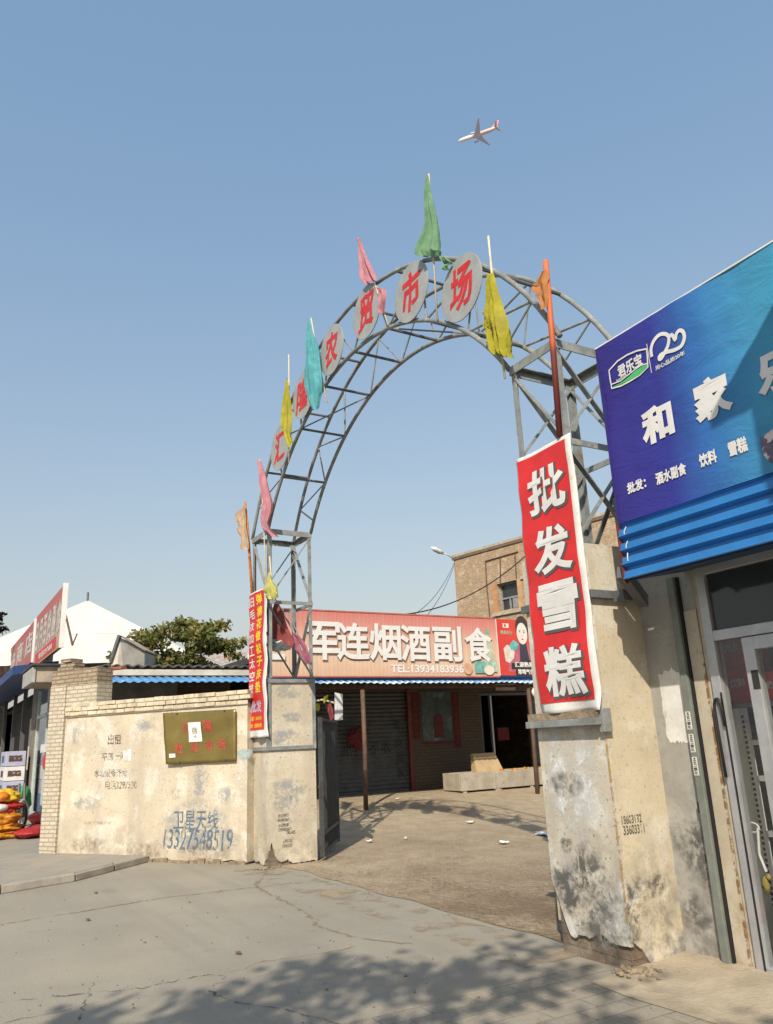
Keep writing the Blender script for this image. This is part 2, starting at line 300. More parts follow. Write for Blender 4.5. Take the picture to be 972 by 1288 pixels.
class MB:
    def __init__(s): s.v = []; s.f = []; s.cov = {}
    def add(s, vs, fs):
        n = len(s.v); s.v += [np.array(p, float) for p in vs]; s.f += [tuple(i+n for i in f) for f in fs]; return s
    def hexa(s, p):   # 8 points: bottom ring 0-3, top ring 4-7
        return s.add(p, [(3, 2, 1, 0), (4, 5, 6, 7), (0, 1, 5, 4), (1, 2, 6, 5), (2, 3, 7, 6), (3, 0, 4, 7)])
    def box(s, x0, x1, y0, y1, z0, z1):
        return s.hexa([(x0, y0, z0), (x1, y0, z0), (x1, y1, z0), (x0, y1, z0), (x0, y0, z1), (x1, y0, z1), (x1, y1, z1), (x0, y1, z1)])
    def obox(s, P, d, n, a0, a1, b0, b1, z0, z1):   # d along, n across (horizontal unit vectors)
        P, d, n = V(*P), V(*d), V(*n); q = []
        for z in (z0, z1):
            for a, b in ((a0, b0), (a1, b0), (a1, b1), (a0, b1)): q.append(P+d*a+n*b+V(0, 0, z))
        return s.hexa(q)
    def bar(s, a, b, w, h=None, upv=(0, 0, 1)):
        a, b = V(*a), V(*b); h = h or w; d = b-a; d = d/np.linalg.norm(d)
        x = np.cross(d, upv)
        if np.linalg.norm(x) < .05: x = np.cross(d, (0, 1, 0))
        x /= np.linalg.norm(x); y = np.cross(x, d); q = []
        for p in (a, b):
            for i, j in ((-1, -1), (1, -1), (1, 1), (-1, 1)): q.append(p+x*i*w/2+y*j*h/2)
        return s.hexa(q)
    def angle(s, a, b, w, t=.006, f1=(1, 0, 0), f2=(0, 1, 0)):   # L-section
        a, b, f1, f2 = V(*a), V(*b), V(*f1), V(*f2)
        for u, vv in ((f1, f2), (f2, f1)):
            q = []
            o = vv*0 if u is f1 else vv*0
            for p in (a, b):
                for i, j in ((0, 0), (w, 0), (w, t), (0, t)):
                    q.append(p+u*i+vv*j + (u*t if (u is f2 and i == 0) else 0))
            s.hexa(q)
        return s
    def tube(s, pts, r, n=8, cap=True):
        pts = [V(*p) for p in pts]; R = r if hasattr(r, '__len__') else [r]*len(pts); rings = []; px = None
        for i, p in enumerate(pts):
            d = pts[min(i+1, len(pts)-1)]-pts[max(i-1, 0)]; d = d/(np.linalg.norm(d)+1e-9)
            x = np.cross(d, (0, 0, 1)) if px is None else px-d*(px@d)
            if np.linalg.norm(x) < .05: x = np.cross(d, (0, 1, 0))
            x /= np.linalg.norm(x); px = x; y = np.cross(d, x)
            rings.append([p+R[i]*(x*math.cos(t)+y*math.sin(t)) for t in np.linspace(0, 2*math.pi, n, endpoint=False)])
        vs_ = [q for rg in rings for q in rg]; fs = []
        for i in range(len(pts)-1):
            for k in range(n): fs.append((i*n+k, i*n+(k+1) % n, (i+1)*n+(k+1) % n, (i+1)*n+k))
        if cap: fs += [tuple(range(n))[::-1], tuple(range((len(pts)-1)*n, len(pts)*n))]
        return s.add(vs_, fs)
    def prism(s, poly, ext):   # planar polygon pushed by vector ext
        poly = [V(*p) for p in poly]; n = len(poly); ext = V(*ext)
        vs_ = poly+[p+ext for p in poly]
        return s.add(vs_, [tuple(range(n))[::-1], tuple(range(n, 2*n))]+[(i, (i+1) % n, n+(i+1) % n, n+i) for i in range(n)])
    def grid(s, fn, nu, nv):
        vs_ = [fn(i/nu, j/nv) for j in range(nv+1) for i in range(nu+1)]
        return s.add(vs_, [(j*(nu+1)+i, j*(nu+1)+i+1, (j+1)*(nu+1)+i+1, (j+1)*(nu+1)+i) for j in range(nv) for i in range(nu)])
    def blob(s, c, R, U, rx, rz, seed=0, n=32):   # patch with a 'cover' value: 1 inside, 0 at the rim
        c, R, U = V(*c), V(*R), V(*U); i0 = len(s.v); vs_ = [c]; fs = []; cv = [1.]
        for k, cvr in ((.4, 1.), (.7, .6), (1., 0.)):
            for t in np.linspace(0, 2*math.pi, n, endpoint=False):
                q = 1+.28*mnoise.noise(Vector((math.cos(t)*1.6+seed, math.sin(t)*1.6, seed*.7)))
                vs_.append(c+R*rx*k*q*math.cos(t)+U*rz*k*q*math.sin(t)); cv.append(cvr)
        for i in range(n):
            j = (i+1) % n; fs.append((0, 1+i, 1+j))
            for k in (0, 1): fs.append((1+k*n+i, 1+(k+1)*n+i, 1+(k+1)*n+j, 1+k*n+j))
        for i, q in enumerate(cv): s.cov[i0+i] = q
        return s.add(vs_, fs)
    def quad(s, a, b, c, d): return s.add([a, b, c, d], [(0, 1, 2, 3)])
    def ico(s, c, rad, seed=0, jit=.15, nu=12, nv=8):
        c = V(*c); rad = V(*rad) if hasattr(rad, '__len__') else V(rad, rad, rad)
        def fn(u, v):
            t = u*2*math.pi; p = (v-.5)*math.pi
            d = V(math.cos(t)*math.cos(p), math.sin(t)*math.cos(p), math.sin(p))
            k = 1+jit*mnoise.noise(Vector(d*1.8)+Vector((seed*3.1, seed, 0)))+jit*.5*mnoise.noise(Vector(d*4)+Vector((seed, 0, 5)))
            return c+d*rad*k
        return s.grid(fn, nu, nv)
    def text(s, body, c, right, upv, h, wd=None, bold=.015, ext=0., shear=0., fn=None, warp=0.):
        """lettering centred at c; its box is h tall (and wd wide when given); fn bends it onto a surface"""
        g, fs = glyph_mesh(body, bold)
        if not len(g): return s
        g = g.copy(); lo, hi = g.min(0), g.max(0)
        g[:, :2] -= (lo+hi)[:2]/2; k = h/(hi-lo)[1]; kx = wd/(hi-lo)[0] if wd else k
        if warp:
            for q in g:
                nz = mnoise.noise_vector(Vector((q[0]*1.7+len(body), q[1]*1.7, h*3)))
                q[0] += warp*nz[0]; q[1] += warp*nz[1]
        c, right, upv = V(*c), V(*right), V(*upv); nrm = np.cross(right, upv)
        out = []
        for q in g:
            p = c+right*(q[0]*kx+shear*q[1]*k)+upv*(q[1]*k)+nrm*(q[2]+(ext if ext else 0))
            out.append(fn(p) if fn else p)
        return s.add(out, fs)
    def build(s, name, mat, parent=None, origin=None, smooth=False, bevel=0.):
        me = bpy.data.meshes.new(name)
        org = wl(parent) if parent is not None else (V(*origin) if origin is not None else V(0, 0, 0))
        vs_ = np.array(s.v)
        me.from_pydata((vs_-org).tolist(), [], s.f); me.update()
        uvl = me.uv_layers.new(name='UVMap'); uv = np.zeros(len(me.loops)*2)
        for p in me.polygons:
            nrm = p.normal
            if abs(nrm.z) > .8: t, bt = Vector((1, 0, 0)), Vector((0, 1, 0))
            else:
                t = Vector((-nrm.y, nrm.x, 0)); t.normalize(); bt = Vector((0, 0, 1))
            for li in p.loop_indices:
                co = Vector(vs_[me.loops[li].vertex_index])
                uv[2*li] = co.dot(t); uv[2*li+1] = co.dot(bt)
        uvl.data.foreach_set('uv', uv)
        if s.cov:
            ca = me.attributes.new('cover', 'FLOAT', 'POINT'); ca.data.foreach_set('value', [s.cov.get(i, 1.) for i in range(len(s.v))])
        if smooth: me.polygons.foreach_set('use_smooth', [True]*len(me.polygons))
        o = bpy.data.objects.new(name, me); COL.objects.link(o)
        if mat is not None: me.materials.append(mat if not isinstance(mat, str) else MT[mat])
        if parent is not None: o.parent = parent; WORLD[o.name] = org
        else: o.location = org; WORLD[o.name] = org
        if bevel:
            b = o.modifiers.new('bevel', 'BEVEL'); b.width = bevel; b.segments = 2; b.limit_method = 'ANGLE'
        return o

def thing(name, label, cat, loc, group=None):
    o = bpy.data.objects.new(name, None); COL.objects.link(o); o.location = loc; o.empty_display_size = .2
    WORLD[o.name] = V(*loc); o['label'] = label; o['category'] = cat
    if group: o['group'] = group
    return o
def tag(o, label, cat, group=None):
    o['label'] = label; o['category'] = cat
    if group: o['group'] = group
    return o
def struct(o): o['kind'] = 'structure'; return o
def stuff(o): o['kind'] = 'stuff'; return o

XV, YV, ZV = V(1, 0, 0), V(0, 1, 0), V(0, 0, 1)
FY = 4.15          # street face of the gate
BY = 4.85          # yard face of the gate
W0 = V(-10.92, 4.02, 0); WD = V(-3.27, -2.13, 0); WD = WD/np.linalg.norm(WD); WN = V(-WD[1], WD[0], 0)   # left wall: start, direction
if WN @ (EYEP-W0) < 0: WN = -WN                                                                           # WN faces the street

# ================================================================ SETTING
def mat_road():
    m, nt, b = new_mat('road_concrete')
    ob = _n(nt, 'ShaderNodeTexCoord').outputs['Object']
    c = mix(nt, noise_fac(nt, ob, .7, .3, .7), (.29, .262, .212), (.345, .315, .255))
    c = mix(nt, mathn(nt, 'MULTIPLY', noise_fac(nt, ob, 60, .3, .7, off=2), .4), c, (.21, .19, .155))
    c = mix(nt, mathn(nt, 'MULTIPLY', noise_fac(nt, ob, 240, .5, .68, off=33, detail=2), .5), c, (.40, .36, .29))
    c = mix(nt, mathn(nt, 'MULTIPLY', noise_fac(nt, ob, 170, .55, .7, off=37, detail=2), .5), c, (.13, .12, .10))
    c = mix(nt, mathn(nt, 'MULTIPLY', noise_fac(nt, ob, .55, .5, .68, off=9, detail=9), .5), c, (.37, .325, .25))
    c = mix(nt, mathn(nt, 'MULTIPLY', noise_fac(nt, ob, 2.2, .6, .72, off=15, detail=9), .55), c, (.225, .205, .17))
    c = mix(nt, mathn(nt, 'MULTIPLY', noise_fac(nt, ob, 1.3, .45, .7, off=21, sx=.25, sy=2.2, detail=6), .4), c, (.235, .215, .18))
    nt.links.new(c, b.inputs['Base Color']); b.inputs['Roughness'].default_value = .9
    set_bump(nt, b, mathn(nt, 'ADD', noise_fac(nt, ob, 90, .2, .8), noise_fac(nt, ob, 3, .2, .8)), .35, .008)
    return m
def mat_yard():
    m, nt, b = new_mat('yard_dirt_on_brick')
    t = _n(nt, 'ShaderNodeTexCoord'); ob = t.outputs['Object']
    br = _n(nt, 'ShaderNodeTexBrick'); br.offset = .5
    mp = _n(nt, 'ShaderNodeMapping'); mp.inputs['Rotation'].default_value = (0, 0, math.radians(34)); nt.links.new(ob, mp.inputs[0])
    wob = _n(nt, 'ShaderNodeTexNoise'); wob.inputs['Scale'].default_value = 2.; nt.links.new(ob, wob.inputs['Vector'])
    va = _n(nt, 'ShaderNodeVectorMath', operation='MULTIPLY_ADD'); va.inputs[1].default_value = (.035, .035, 0)
    nt.links.new(wob.outputs['Color'], va.inputs[0]); nt.links.new(mp.outputs[0], va.inputs[2]); nt.links.new(va.outputs[0], br.inputs['Vector'])
    br.inputs['Color1'].default_value = (.25, .175, .115, 1); br.inputs['Color2'].default_value = (.16, .11, .072, 1); br.inputs['Mortar'].default_value = (.33, .265, .185, 1)
    br.inputs['Scale'].default_value = 1; br.inputs['Brick Width'].default_value = .24; br.inputs['Row Height'].default_value = .115; br.inputs['Mortar Size'].default_value = .016; br.inputs['Mortar Smooth'].default_value = .6
    br2 = _n(nt, 'ShaderNodeTexBrick'); br2.offset = .5
    mp2 = _n(nt, 'ShaderNodeMapping'); mp2.inputs['Rotation'].default_value = (0, 0, math.radians(90)); nt.links.new(va.outputs[0], mp2.inputs[0]); nt.links.new(mp2.outputs[0], br2.inputs['Vector'])
    for k_ in ('Color1', 'Color2', 'Mortar'): br2.inputs[k_].default_value = br.inputs[k_].default_value
    for k_ in ('Scale', 'Brick Width', 'Row Height', 'Mortar Size', 'Mortar Smooth'): br2.inputs[k_].default_value = br.inputs[k_].default_value
    ck = _n(nt, 'ShaderNodeTexChecker'); ck.inputs['Scale'].default_value = 1/.24; nt.links.new(va.outputs[0], ck.inputs['Vector'])
    brc = mix(nt, ck.outputs['Fac'], br.outputs['Color'], br2.outputs['Color'])
    sA = noise_fac(nt, va.outputs[0], 3.2, .52, .6, detail=5, sx=1.1, sy=6.5, off=40); sB = noise_fac(nt, va.outputs[0], 3.2, .52, .6, detail=5, sx=6.5, sy=1.1, off=44)
    sAB = _n(nt, 'ShaderNodeMix', data_type='FLOAT'); nt.links.new(ck.outputs['Fac'], sAB.inputs[0]); nt.links.new(sA, sAB.inputs[2]); nt.links.new(sB, sAB.inputs[3])
    brc = mix(nt, mathn(nt, 'MULTIPLY', sAB.outputs[0], .9), brc, (.44, .355, .24))
    brc = mix(nt, mathn(nt, 'MULTIPLY', noise_fac(nt, ob, 4, .38, .60, off=31, detail=10, rough=.75), .85), brc, (.34, .265, .18))
    brc = mix(nt, mathn(nt, 'MULTIPLY', noise_fac(nt, ob, 1.7, .35, .7, off=51, detail=8), .55), brc, (.30, .235, .16))
    brc = mix(nt, mathn(nt, 'MULTIPLY', noise_fac(nt, ob, 16, .5, .64, off=37, detail=8), .55), brc, (.15, .105, .07))
    dirt = mix(nt, noise_fac(nt, ob, 3, .3, .7), (.37, .29, .195), (.46, .38, .265))
    dirt = mix(nt, mathn(nt, 'MULTIPLY', noise_fac(nt, ob, 40, .45, .7, off=4), .5), dirt, (.2, .145, .095))
    f = noise_fac(nt, ob, .9, .34, .58, off=6, detail=10, rough=.72)
    sep = _n(nt, 'ShaderNodeSeparateXYZ'); nt.links.new(ob, sep.inputs[0])
    far = _n(nt, 'ShaderNodeMapRange'); far.inputs['From Min'].default_value = -8.5; far.inputs['From Max'].default_value = -13
    nt.links.new(sep.outputs[0], far.inputs['Value'])
    near = _n(nt, 'ShaderNodeMapRange'); near.inputs['From Min'].default_value = -9.5; near.inputs['From Max'].default_value = -6.5
    near.inputs['To Min'].default_value = .92; near.inputs['To Max'].default_value = .25; nt.links.new(sep.outputs[0], near.inputs['Value'])
    fac = mathn(nt, 'MAXIMUM', mathn(nt, 'MULTIPLY', f, near.outputs[0]), far.outputs[0])
    c = mix(nt, fac, brc, dirt)
    c = mix(nt, mathn(nt, 'MULTIPLY', noise_fac(nt, ob, .6, .5, .7, off=12, detail=8), .55), c, (.20, .15, .10))
    nr = _n(nt, 'ShaderNodeMapRange'); nr.inputs['From Min'].default_value = -8.5; nr.inputs['From Max'].default_value = -6.; nt.links.new(sep.outputs[0], nr.inputs['Value'])
    c = mix(nt, mathn(nt, 'MULTIPLY', mathn(nt, 'MULTIPLY', noise_fac(nt, ob, 2.2, .34, .6, off=18, detail=9, sx=.6), nr.outputs[0]), .72), c, (.15, .10, .06))
    nt.links.new(c, b.inputs['Base Color']); b.inputs['Roughness'].default_value = .95
    h = mathn(nt, 'ADD', mathn(nt, 'MULTIPLY', br.outputs['Fac'], .15), noise_fac(nt, ob, 14, .2, .8, detail=9))
    set_bump(nt, b, h, .8, .03)
    return m
def mat_pavers(name, bw, bh, c1, c2, mo, rot=0.):
    m, nt, b = new_mat(name)
    ob = _n(nt, 'ShaderNodeTexCoord').outputs['Object']
    mp = _n(nt, 'ShaderNodeMapping'); mp.inputs['Rotation'].default_value = (0, 0, rot); nt.links.new(ob, mp.inputs[0])
    br = _n(nt, 'ShaderNodeTexBrick'); br.offset = .5; nt.links.new(mp.outputs[0], br.inputs['Vector'])
    br.inputs['Color1'].default_value = (*c1, 1); br.inputs['Color2'].default_value = (*c2, 1); br.inputs['Mortar'].default_value = (*mo, 1)
    br.inputs['Scale'].default_value = 1; br.inputs['Brick Width'].default_value = bw; br.inputs['Row Height'].default_value = bh; br.inputs['Mortar Size'].default_value = .007; br.inputs['Mortar Smooth'].default_value = .4
    c = mix(nt, mathn(nt, 'MULTIPLY', noise_fac(nt, ob, 1.4, .42, .66, detail=9), .75), br.outputs['Color'], (.36, .31, .235))
    c = mix(nt, mathn(nt, 'MULTIPLY', noise_fac(nt, ob, 50, .4, .7, off=5), .35), c, [x*.6 for x in c1])
    nt.links.new(c, b.inputs['Base Color']); b.inputs['Roughness'].default_value = .92
    set_bump(nt, b, mathn(nt, 'SUBTRACT', mathn(nt, 'MULTIPLY', noise_fac(nt, ob, 60, .2, .8), .5), br.outputs['Fac']), .5, .008)
    return m

def smooth(t): t = min(1, max(0, t)); return t*t*(3-2*t)
def yard_z(x, y): return .005 + .285*smooth((-x-12.2)/5.2) * smooth((y-4.6)/2.5) + .012*mnoise.noise(Vector((x*.7, y*.7, 0)))*smooth((y-4.6)/2)
def setting():
    struct(MB().quad((-700, -700, 0), (700, -700, 0), (700, 700, 0), (-700, 700, 0)).build('road', mat_road()))
    def yf(u, v):
        x = -24+30*u
        fy = 4.33+.07*mnoise.noise(Vector((x*1.6, 0, 0)))+.03*mnoise.noise(Vector((x*6, 3, 0)))
        if x < -10.9: fy = max(4.02+(x+10.92)*(WD[1]/WD[0]), -2)+.28
        y = fy+(30-fy)*v**1.6
        return V(x, y, max(.004, yard_z(x, y)))
    struct(MB().grid(yf, 150, 70).build('yard_ground', mat_yard(), smooth=True))
    # left pavement with its kerb
    k = [atz(192, 1091, 0), atz(94, 1109, 0), atz(0, 1125, 0)]
    k[0] = W0+WD*1.72+V(0.03, -.02, 0)
    k = [k[0], k[1], k[2], k[2]+(k[2]-k[1])*2.5]
    top = [p+V(-.13, 0, .085) for p in k]
    poly = [V(p[0], p[1], .085) for p in top]+[V(-60, -6, .085), V(-60, 2.9, .085), V(-14.6, 2.9, .085), W0+WD*3.9+WN*-.15+V(0, 0, .085), W0+WD*1.7-WN*.15+V(0, 0, .085)]
    struct(MB().add(poly, [tuple(range(len(poly)))]).build('pavement', mat_pavers('pavement_slabs', .4, .4, (.31, .29, .25), (.285, .265, .23), (.21, .19, .155), .5)))
    kb = MB()
    for a, b in zip(k[:-1], k[1:]):
        n = max(1, int(np.linalg.norm(b-a)/.75)); 
        for i in range(n):
            p, q = a+(b-a)*i/n, a+(b-a)*((i+1)/n-.012)
            dz = random.uniform(-.008, .008)
            kb.hexa([p, q, q+V(-.128, 0, 0), p+V(-.128, 0, 0), p+V(-.01, 0, .09+dz), q+V(-.01, 0, .09+dz), q+V(-.128, 0, .09+dz), p+V(-.128, 0, .09+dz)])
    struct(kb.build('kerb', M('kerb_stone', (.34, .31, .265), .9, .2, 3, stains=[((.42, .30, .17), 1.2, .6, .66)], bump=.3), bevel=.012))
    # paved strip before the right-hand shop
    rp = [V(-4.46, -8, .004), V(8, -8, .004), V(8, 4.72, .004), V(-4.1, 4.72, .004), V(-4.52, 4.02, .004)]
    struct(MB().add(rp, [tuple(range(5))]).build('paving', mat_pavers('paving_blocks', .32, .16, (.30, .275, .225), (.275, .25, .205), (.205, .18, .145), math.radians(90))))
    # cement apron in front of the shop wall, lifting towards the wall
    def ap(u, v):
        x = -4.2+8*u; y = 3.78+.06*mnoise.noise(Vector((x*2, 0, 0)))+.95*v
        return V(x, y, .008+.05*smooth(v)+.008*mnoise.noise(Vector((x*3, y*3, 0)))*v)
    struct(MB().grid(ap, 50, 10).build('cement_apron', M('apron_cement', (.40, .34, .255), .92, .22, 2.5, stains=[((.30, .25, .18), 4, .52, .68), ((.3, .14, .05), 3, .7, .76)], bump=.4), smooth=True))
    # long cracks and dirt-filled joints of the concrete road
    def ribbon(pts, wdt, seed, z=.004, seg=.05):
        rnd = random.Random(seed); P = [atz(*p) for p in pts]; out = []
        for a, b in zip(P[:-1], P[1:]):
            n = max(2, int(np.linalg.norm(b-a)/seg))
            for i in range(n): out.append(a+(b-a)*i/n+V(rnd.uniform(-.022, .022), rnd.uniform(-.022, .022), 0))
        out.append(P[-1]); mb = MB(); vs_ = []
        for i, p in enumerate(out):
            d = out[min(i+1, len(out)-1)]-out[max(0, i-1)]; n = V(-d[1], d[0], 0); n /= np.linalg.norm(n)+1e-9
            wv = wdt*rnd.uniform(.2, 1.3)*(.55+.8*abs(mnoise.noise(Vector((p[0]*1.5, p[1]*1.5, seed)))))*(.25 if i in (0, len(out)-1) else 1); vs_ += [V(*(p-n*wv)[:2], z), V(*(p+n*wv)[:2], z)]
        return mb.add(vs_, [(2*i, 2*i+1, 2*i+3, 2*i+2) for i in range(len(out)-1)])
    for i, (pts, wd, mt) in enumerate((
        ([(-40, 1265), (90, 1252), (180, 1243), (262, 1226), (285, 1228)], .012, 'crack'),
        ([(285, 1228), (262, 1248), (300, 1262), (350, 1268), (412, 1285), (470, 1300)], .014, 'crack'),
        ([(-30, 1168), (70, 1152), (200, 1130), (315, 1117), (400, 1108)], .03, 'joint'),
        ([(338, 1093), (320, 1115), (350, 1130), (385, 1148), (400, 1165), (450, 1180), (520, 1188)], .03, 'joint'),
        ([(285, 1226), (330, 1210), (400, 1200), (450, 1190)], .012, 'joint'),
        ([(120, 1228), (108, 1262), (92, 1290)], .012, 'crack'),
        ([(0, 1288), (60, 1276), (120, 1262)], .01, 'joint'))):
        struct(ribbon(pts, wd, i).build('road_crack', MT[mt]))
    # dust drifted from the yard over the road's edge
    def dr(u, v_):
        x = -10.6+5.9*u
        return V(x, 3.72+.9*v_+.12*mnoise.noise(Vector((x*1.3, 0, 2))), .0065+.003*(v_ > .6)*0)
    struct(MB().grid(lambda u, v_: V(dr(u, v_)[0], min(dr(u, v_)[1], 4.25), .007), 60, 4).build('drifted_dust', paint_mat('drifted_dust', (.37, .295, .2), .46, .66, 2.4, .8)))
    # grit lying about
    rnd = random.Random(77); gm = MB()
    for i in range(420):
        if i % 3: p = atz(rnd.uniform(-60, 1040), rnd.uniform(1100, 1320))
        else: p = V(rnd.uniform(-10.2, -4.9), rnd.uniform(3.7, 6.5), 0)
        sz = rnd.uniform(.003, .009)*(1.6 if rnd.random() < .08 else 1); p = V(p[0], p[1], .006)
        gm.ico(p, (sz, sz*rnd.uniform(.6, 1), sz*.6), i, .3, 5, 4)
    o = stuff(gm.build('grit', M('grit', (.24, .20, .15), .95, .4, 3)))
    tag(o, 'scattered grit and tiny stones on the concrete road', 'grit')
    # crack in the apron
    struct(ribbon([(880, 1243), (915, 1250), (945, 1262), (985, 1275)], .006, 44, .012).build('paving_crack', MT['crack']))
setting()

# ================================================================ GATE
def jagged_face(mb, a, b, z1, foot, inward, thick=.03):
    """one rendered face from a to b (points on plan) whose lower edge follows foot = [(t, z)...]"""
    a, b = V(*a, 0), V(*b, 0); pts = [a+V(0, 0, z1), b+V(0, 0, z1)]
    for t, z in reversed(foot): pts.append(a+(b-a)*t+V(0, 0, z))
    mb.prism(pts, V(*inward, 0)*thick)
def jag(seed, lo, hi, n=18, base=None):
    r = random.Random(seed); out = []
    for i in range(n+1):
        t = i/n; h = lo+(hi-lo)*(.5+.9*mnoise.noise(Vector((t*4+seed, seed, 0))))+r.uniform(-.009, .009)
        if base: h += base(t)
        out.append((t, max(.0, h)))
    return out
def pillar(x0, x1, y0, y1, zt, mat, feet, label, front=None):
    root = thing('gate_pillar', label, 'pillar', (x0*.5+x1*.5, y0*.5+y1*.5, 0), 'gate pillars')
    i = .028
    MB().box(x0+i, x1-i, y0+i, y1-i, -.05, zt-.03).build('brick_core', 'brick_core', root)
    mb = MB()
    jagged_face(mb, (x0, y0), (x1, y0), zt, feet[0], (0, 1))
    if front: mb.build('street_face', front, root); mb = MB()
    jagged_face(mb, (x1, y0+.03), (x1, y1-.03), zt, feet[1], (-1, 0))
    jagged_face(mb, (x1, y1), (x0, y1), zt, feet[2], (0, -1))
    jagged_face(mb, (x0, y1-.03), (x0, y0+.03), zt, feet[3], (1, 0))
    mb.box(x0+.03, x1-.03, y0+.03, y1-.03, zt-.03, zt)
    mb.build('render_coat', mat, root)
    return root
def band_parts(root, x0, x1, y0, y1, z, h, w=.02):
    mb = MB()
    mb.box(x0-w, x1+w, y0-w, y0-.002, z, z+h).box(x1+.002, x1+w, y0, y1, z, z+h).box(x0-w, x0-.002, y0, y1, z, z+h)
    mb.build('steel_band', 'steel', root, bevel=.003)
LX0, LX1, RX0, RX1 = -11.04, -10.45, -4.88, -4.17
def gate():
    # ---- left pillar
    lp = pillar(LX0, LX1, FY, BY, 2.40, MT['pl_left'],
        [jag(3, .0, .05, 30, base=lambda t: .30*math.exp(-((1-t)/.16)**2)*(.8+.8*mnoise.noise(Vector((t*19, 2, 0))))), jag(4, .0, .04, 40, base=lambda t: .30*math.exp(-(t/.11)**2)*(.8+.8*mnoise.noise(Vector((t*23, 7, 0))))+.03*(t < .4)), jag(5, 0, .02), jag(6, 0, .02)],
        'left gate pillar of cream render with rusty steel bands, carrying the narrow two-column banner')
    for z in (1.46, 2.36): band_parts(lp, LX0, LX1, FY, BY, z, .05, .03)
    c = MB()
    for x, fx in ((LX1+.022, -1), (LX0-.022, 1)):
        for y, fy in ((FY-.022, 1), (BY+.002, -1)): c.angle((x, y, 1.46), (x, y, 2.42), .05, .008, (fx, 0, 0), (0, fy, 0))
    c.build('corner_iron', 'steel', lp)
    st = MB()
    for yy, zz, s in ((4.36, .62, '办证刻章'), (4.36, .50, '办证刻章')): st.text(s, (LX1+.004, yy, zz), (0, 1, 0), ZV, .045, .15, .01)
    for yy, zz, s in ((4.36, .565, '13934028671'), (4.38, .445, '13934028671'), (4.46, .40, '13903425'), (4.42, .30, '1395732'), (4.41, .24, '13903215')): st.text(s, (LX1+.004, yy, zz), (0, 1, 0), ZV, .04, .017*len(s), .012)
    st.build('stencilled_numbers', 'stencil', lp)
    sm = MB()
    for q_, (cy_, cz_, ry_, rz_) in enumerate(((4.44, 2.235, .26, .10), (4.45, .95, .26, .14), (4.40, .77, .22, .11), (4.5, 1.9, .16, .08), (4.4, 1.62, .2, .14))):
        sm.blob((LX1+.0016+.0004*q_, cy_, cz_), YV, ZV, ry_, rz_, q_)
    sm.build('grey_overpaint', 'smudge', lp)
    # ---- right pillar
    rp = pillar(RX0, RX1, FY, 4.67, 2.86, MT['pl_right'],
        [jag(13, .10, .15, 34, base=lambda t: .36*max(0, 1-t/.22)+.03*(t > .3)), jag(14, .0, .05, base=lambda t: .16*max(0, 1-t/.35)), jag(15, 0, .02), jag(16, .1, .3)],
        'right gate pillar of stained cream render with mouldy crumbling foot, beside the blue shop', 'pl_right_front')
    # tray of angle iron under the banner, and the steel band high on the shop side
    tr = MB(); tr.box(RX0-.03, RX1+.03, FY-.09, FY-.003, 1.55, 1.60).box(RX1+.003, RX1+.05, FY-.05, FY+.03, 1.50, 1.66)
    tr.build('banner_tray', 'steel', rp, bevel=.004)
    MB().box(RX0-.03, RX1+.012, FY-.06, FY-.003, 1.602, 1.655).build('mortar_bed', 'rubble', rp)
    bd = MB(); bd.box(RX1+.002, RX1+.05, FY-.02, BY-.2, 2.44, 2.50).box(RX0-.03, RX1+.002, FY-.03, FY-.002, 2.44, 2.50)
    bd.build('steel_band', 'steel_dark', rp, bevel=.003)
    st = MB()
    st.text('18603132', (RX1+.004, 4.30, .92), YV, ZV, .055, .19, .01).text('33603311', (RX1+.004, 4.31, .855), YV, ZV, .06, .2, .014)
    st.build('stencilled_numbers', 'stencil', rp)
    MB().box(RX1-.005, RX1+.0042, FY-.004, FY+.007, .3, 1.5).build('ochre_run', 'ochre_run', rp)
    # patches where the cream coat came off the street face: limewash and mould
    pp = MB()
    for k_, (cx, cz, rx, rz) in enumerate(((-4.66, 1.30, .17, .22), (-4.60, 1.02, .22, .2), (-4.42, 1.2, .16, .28), (-4.70, .52, .14, .2), (-4.35, .30, .14, .2))): pp.blob((cx, FY-.002-.0005*k_, cz), XV, ZV, rx, rz, k_)
    pp.build('limewash_patch', paint_mat('limewash', (.62, .63, .63), .44, .58, 7, .95, True), rp)
    qq = MB()
    for k_, (cx, cz, rx, rz) in enumerate(((-4.68, .73, .07, .07), (-4.56, .70, .045, .06), (-4.55, .42, .34, .24), (-4.48, .56, .2, .2), (-4.72, .45, .14, .18), (-4.62, 1.15, .2, .1), (-4.4, .22, .16, .16))): qq.blob((cx, FY-.0055-.0005*k_, cz), XV, ZV, rx, rz, 9+k_)
    for k_, (cy_, cz_, ry_, rz_) in enumerate(((4.26, .42, .12, .16), (4.45, .5, .14, .08), (4.2, .3, .08, .2))): qq.blob((RX1+.002+.0005*k_, cy_, cz_), YV, ZV, ry_, rz_, 30+k_)
    qq.build('mould_stain', 'mould', rp)
    # ---- steel arch with its two towers: one welded thing
    ar = thing('gate_arch', 'round lattice arch of grey steel tube standing on two square lattice towers', 'archway', (-7.62, 4.5, 2.42))
    CXA = -7.62; B2 = BY-.02
    def arc(R, zc, y, zs, n=40):
        a0 = math.asin((zs-zc)/R)
        return [(CXA-R*math.cos(t), y, zc+R*math.sin(t)) for t in np.linspace(a0, math.pi-a0, n)]
    O_, I_ = (3.85, 2.90), (3.36, 2.74)
    for y in (FY, B2):
        for R, zc in (O_, I_): MB().tube(arc(R, zc, y, 4.57), .0245, 10).build('arch_chord', 'steel', ar, smooth=True)
    def P(k, R, zc, y, zs=4.57):
        a0 = math.asin((zs-zc)/R); t = a0+(math.pi-2*a0)*k; return V(CXA-R*math.cos(t), y, zc+R*math.sin(t))
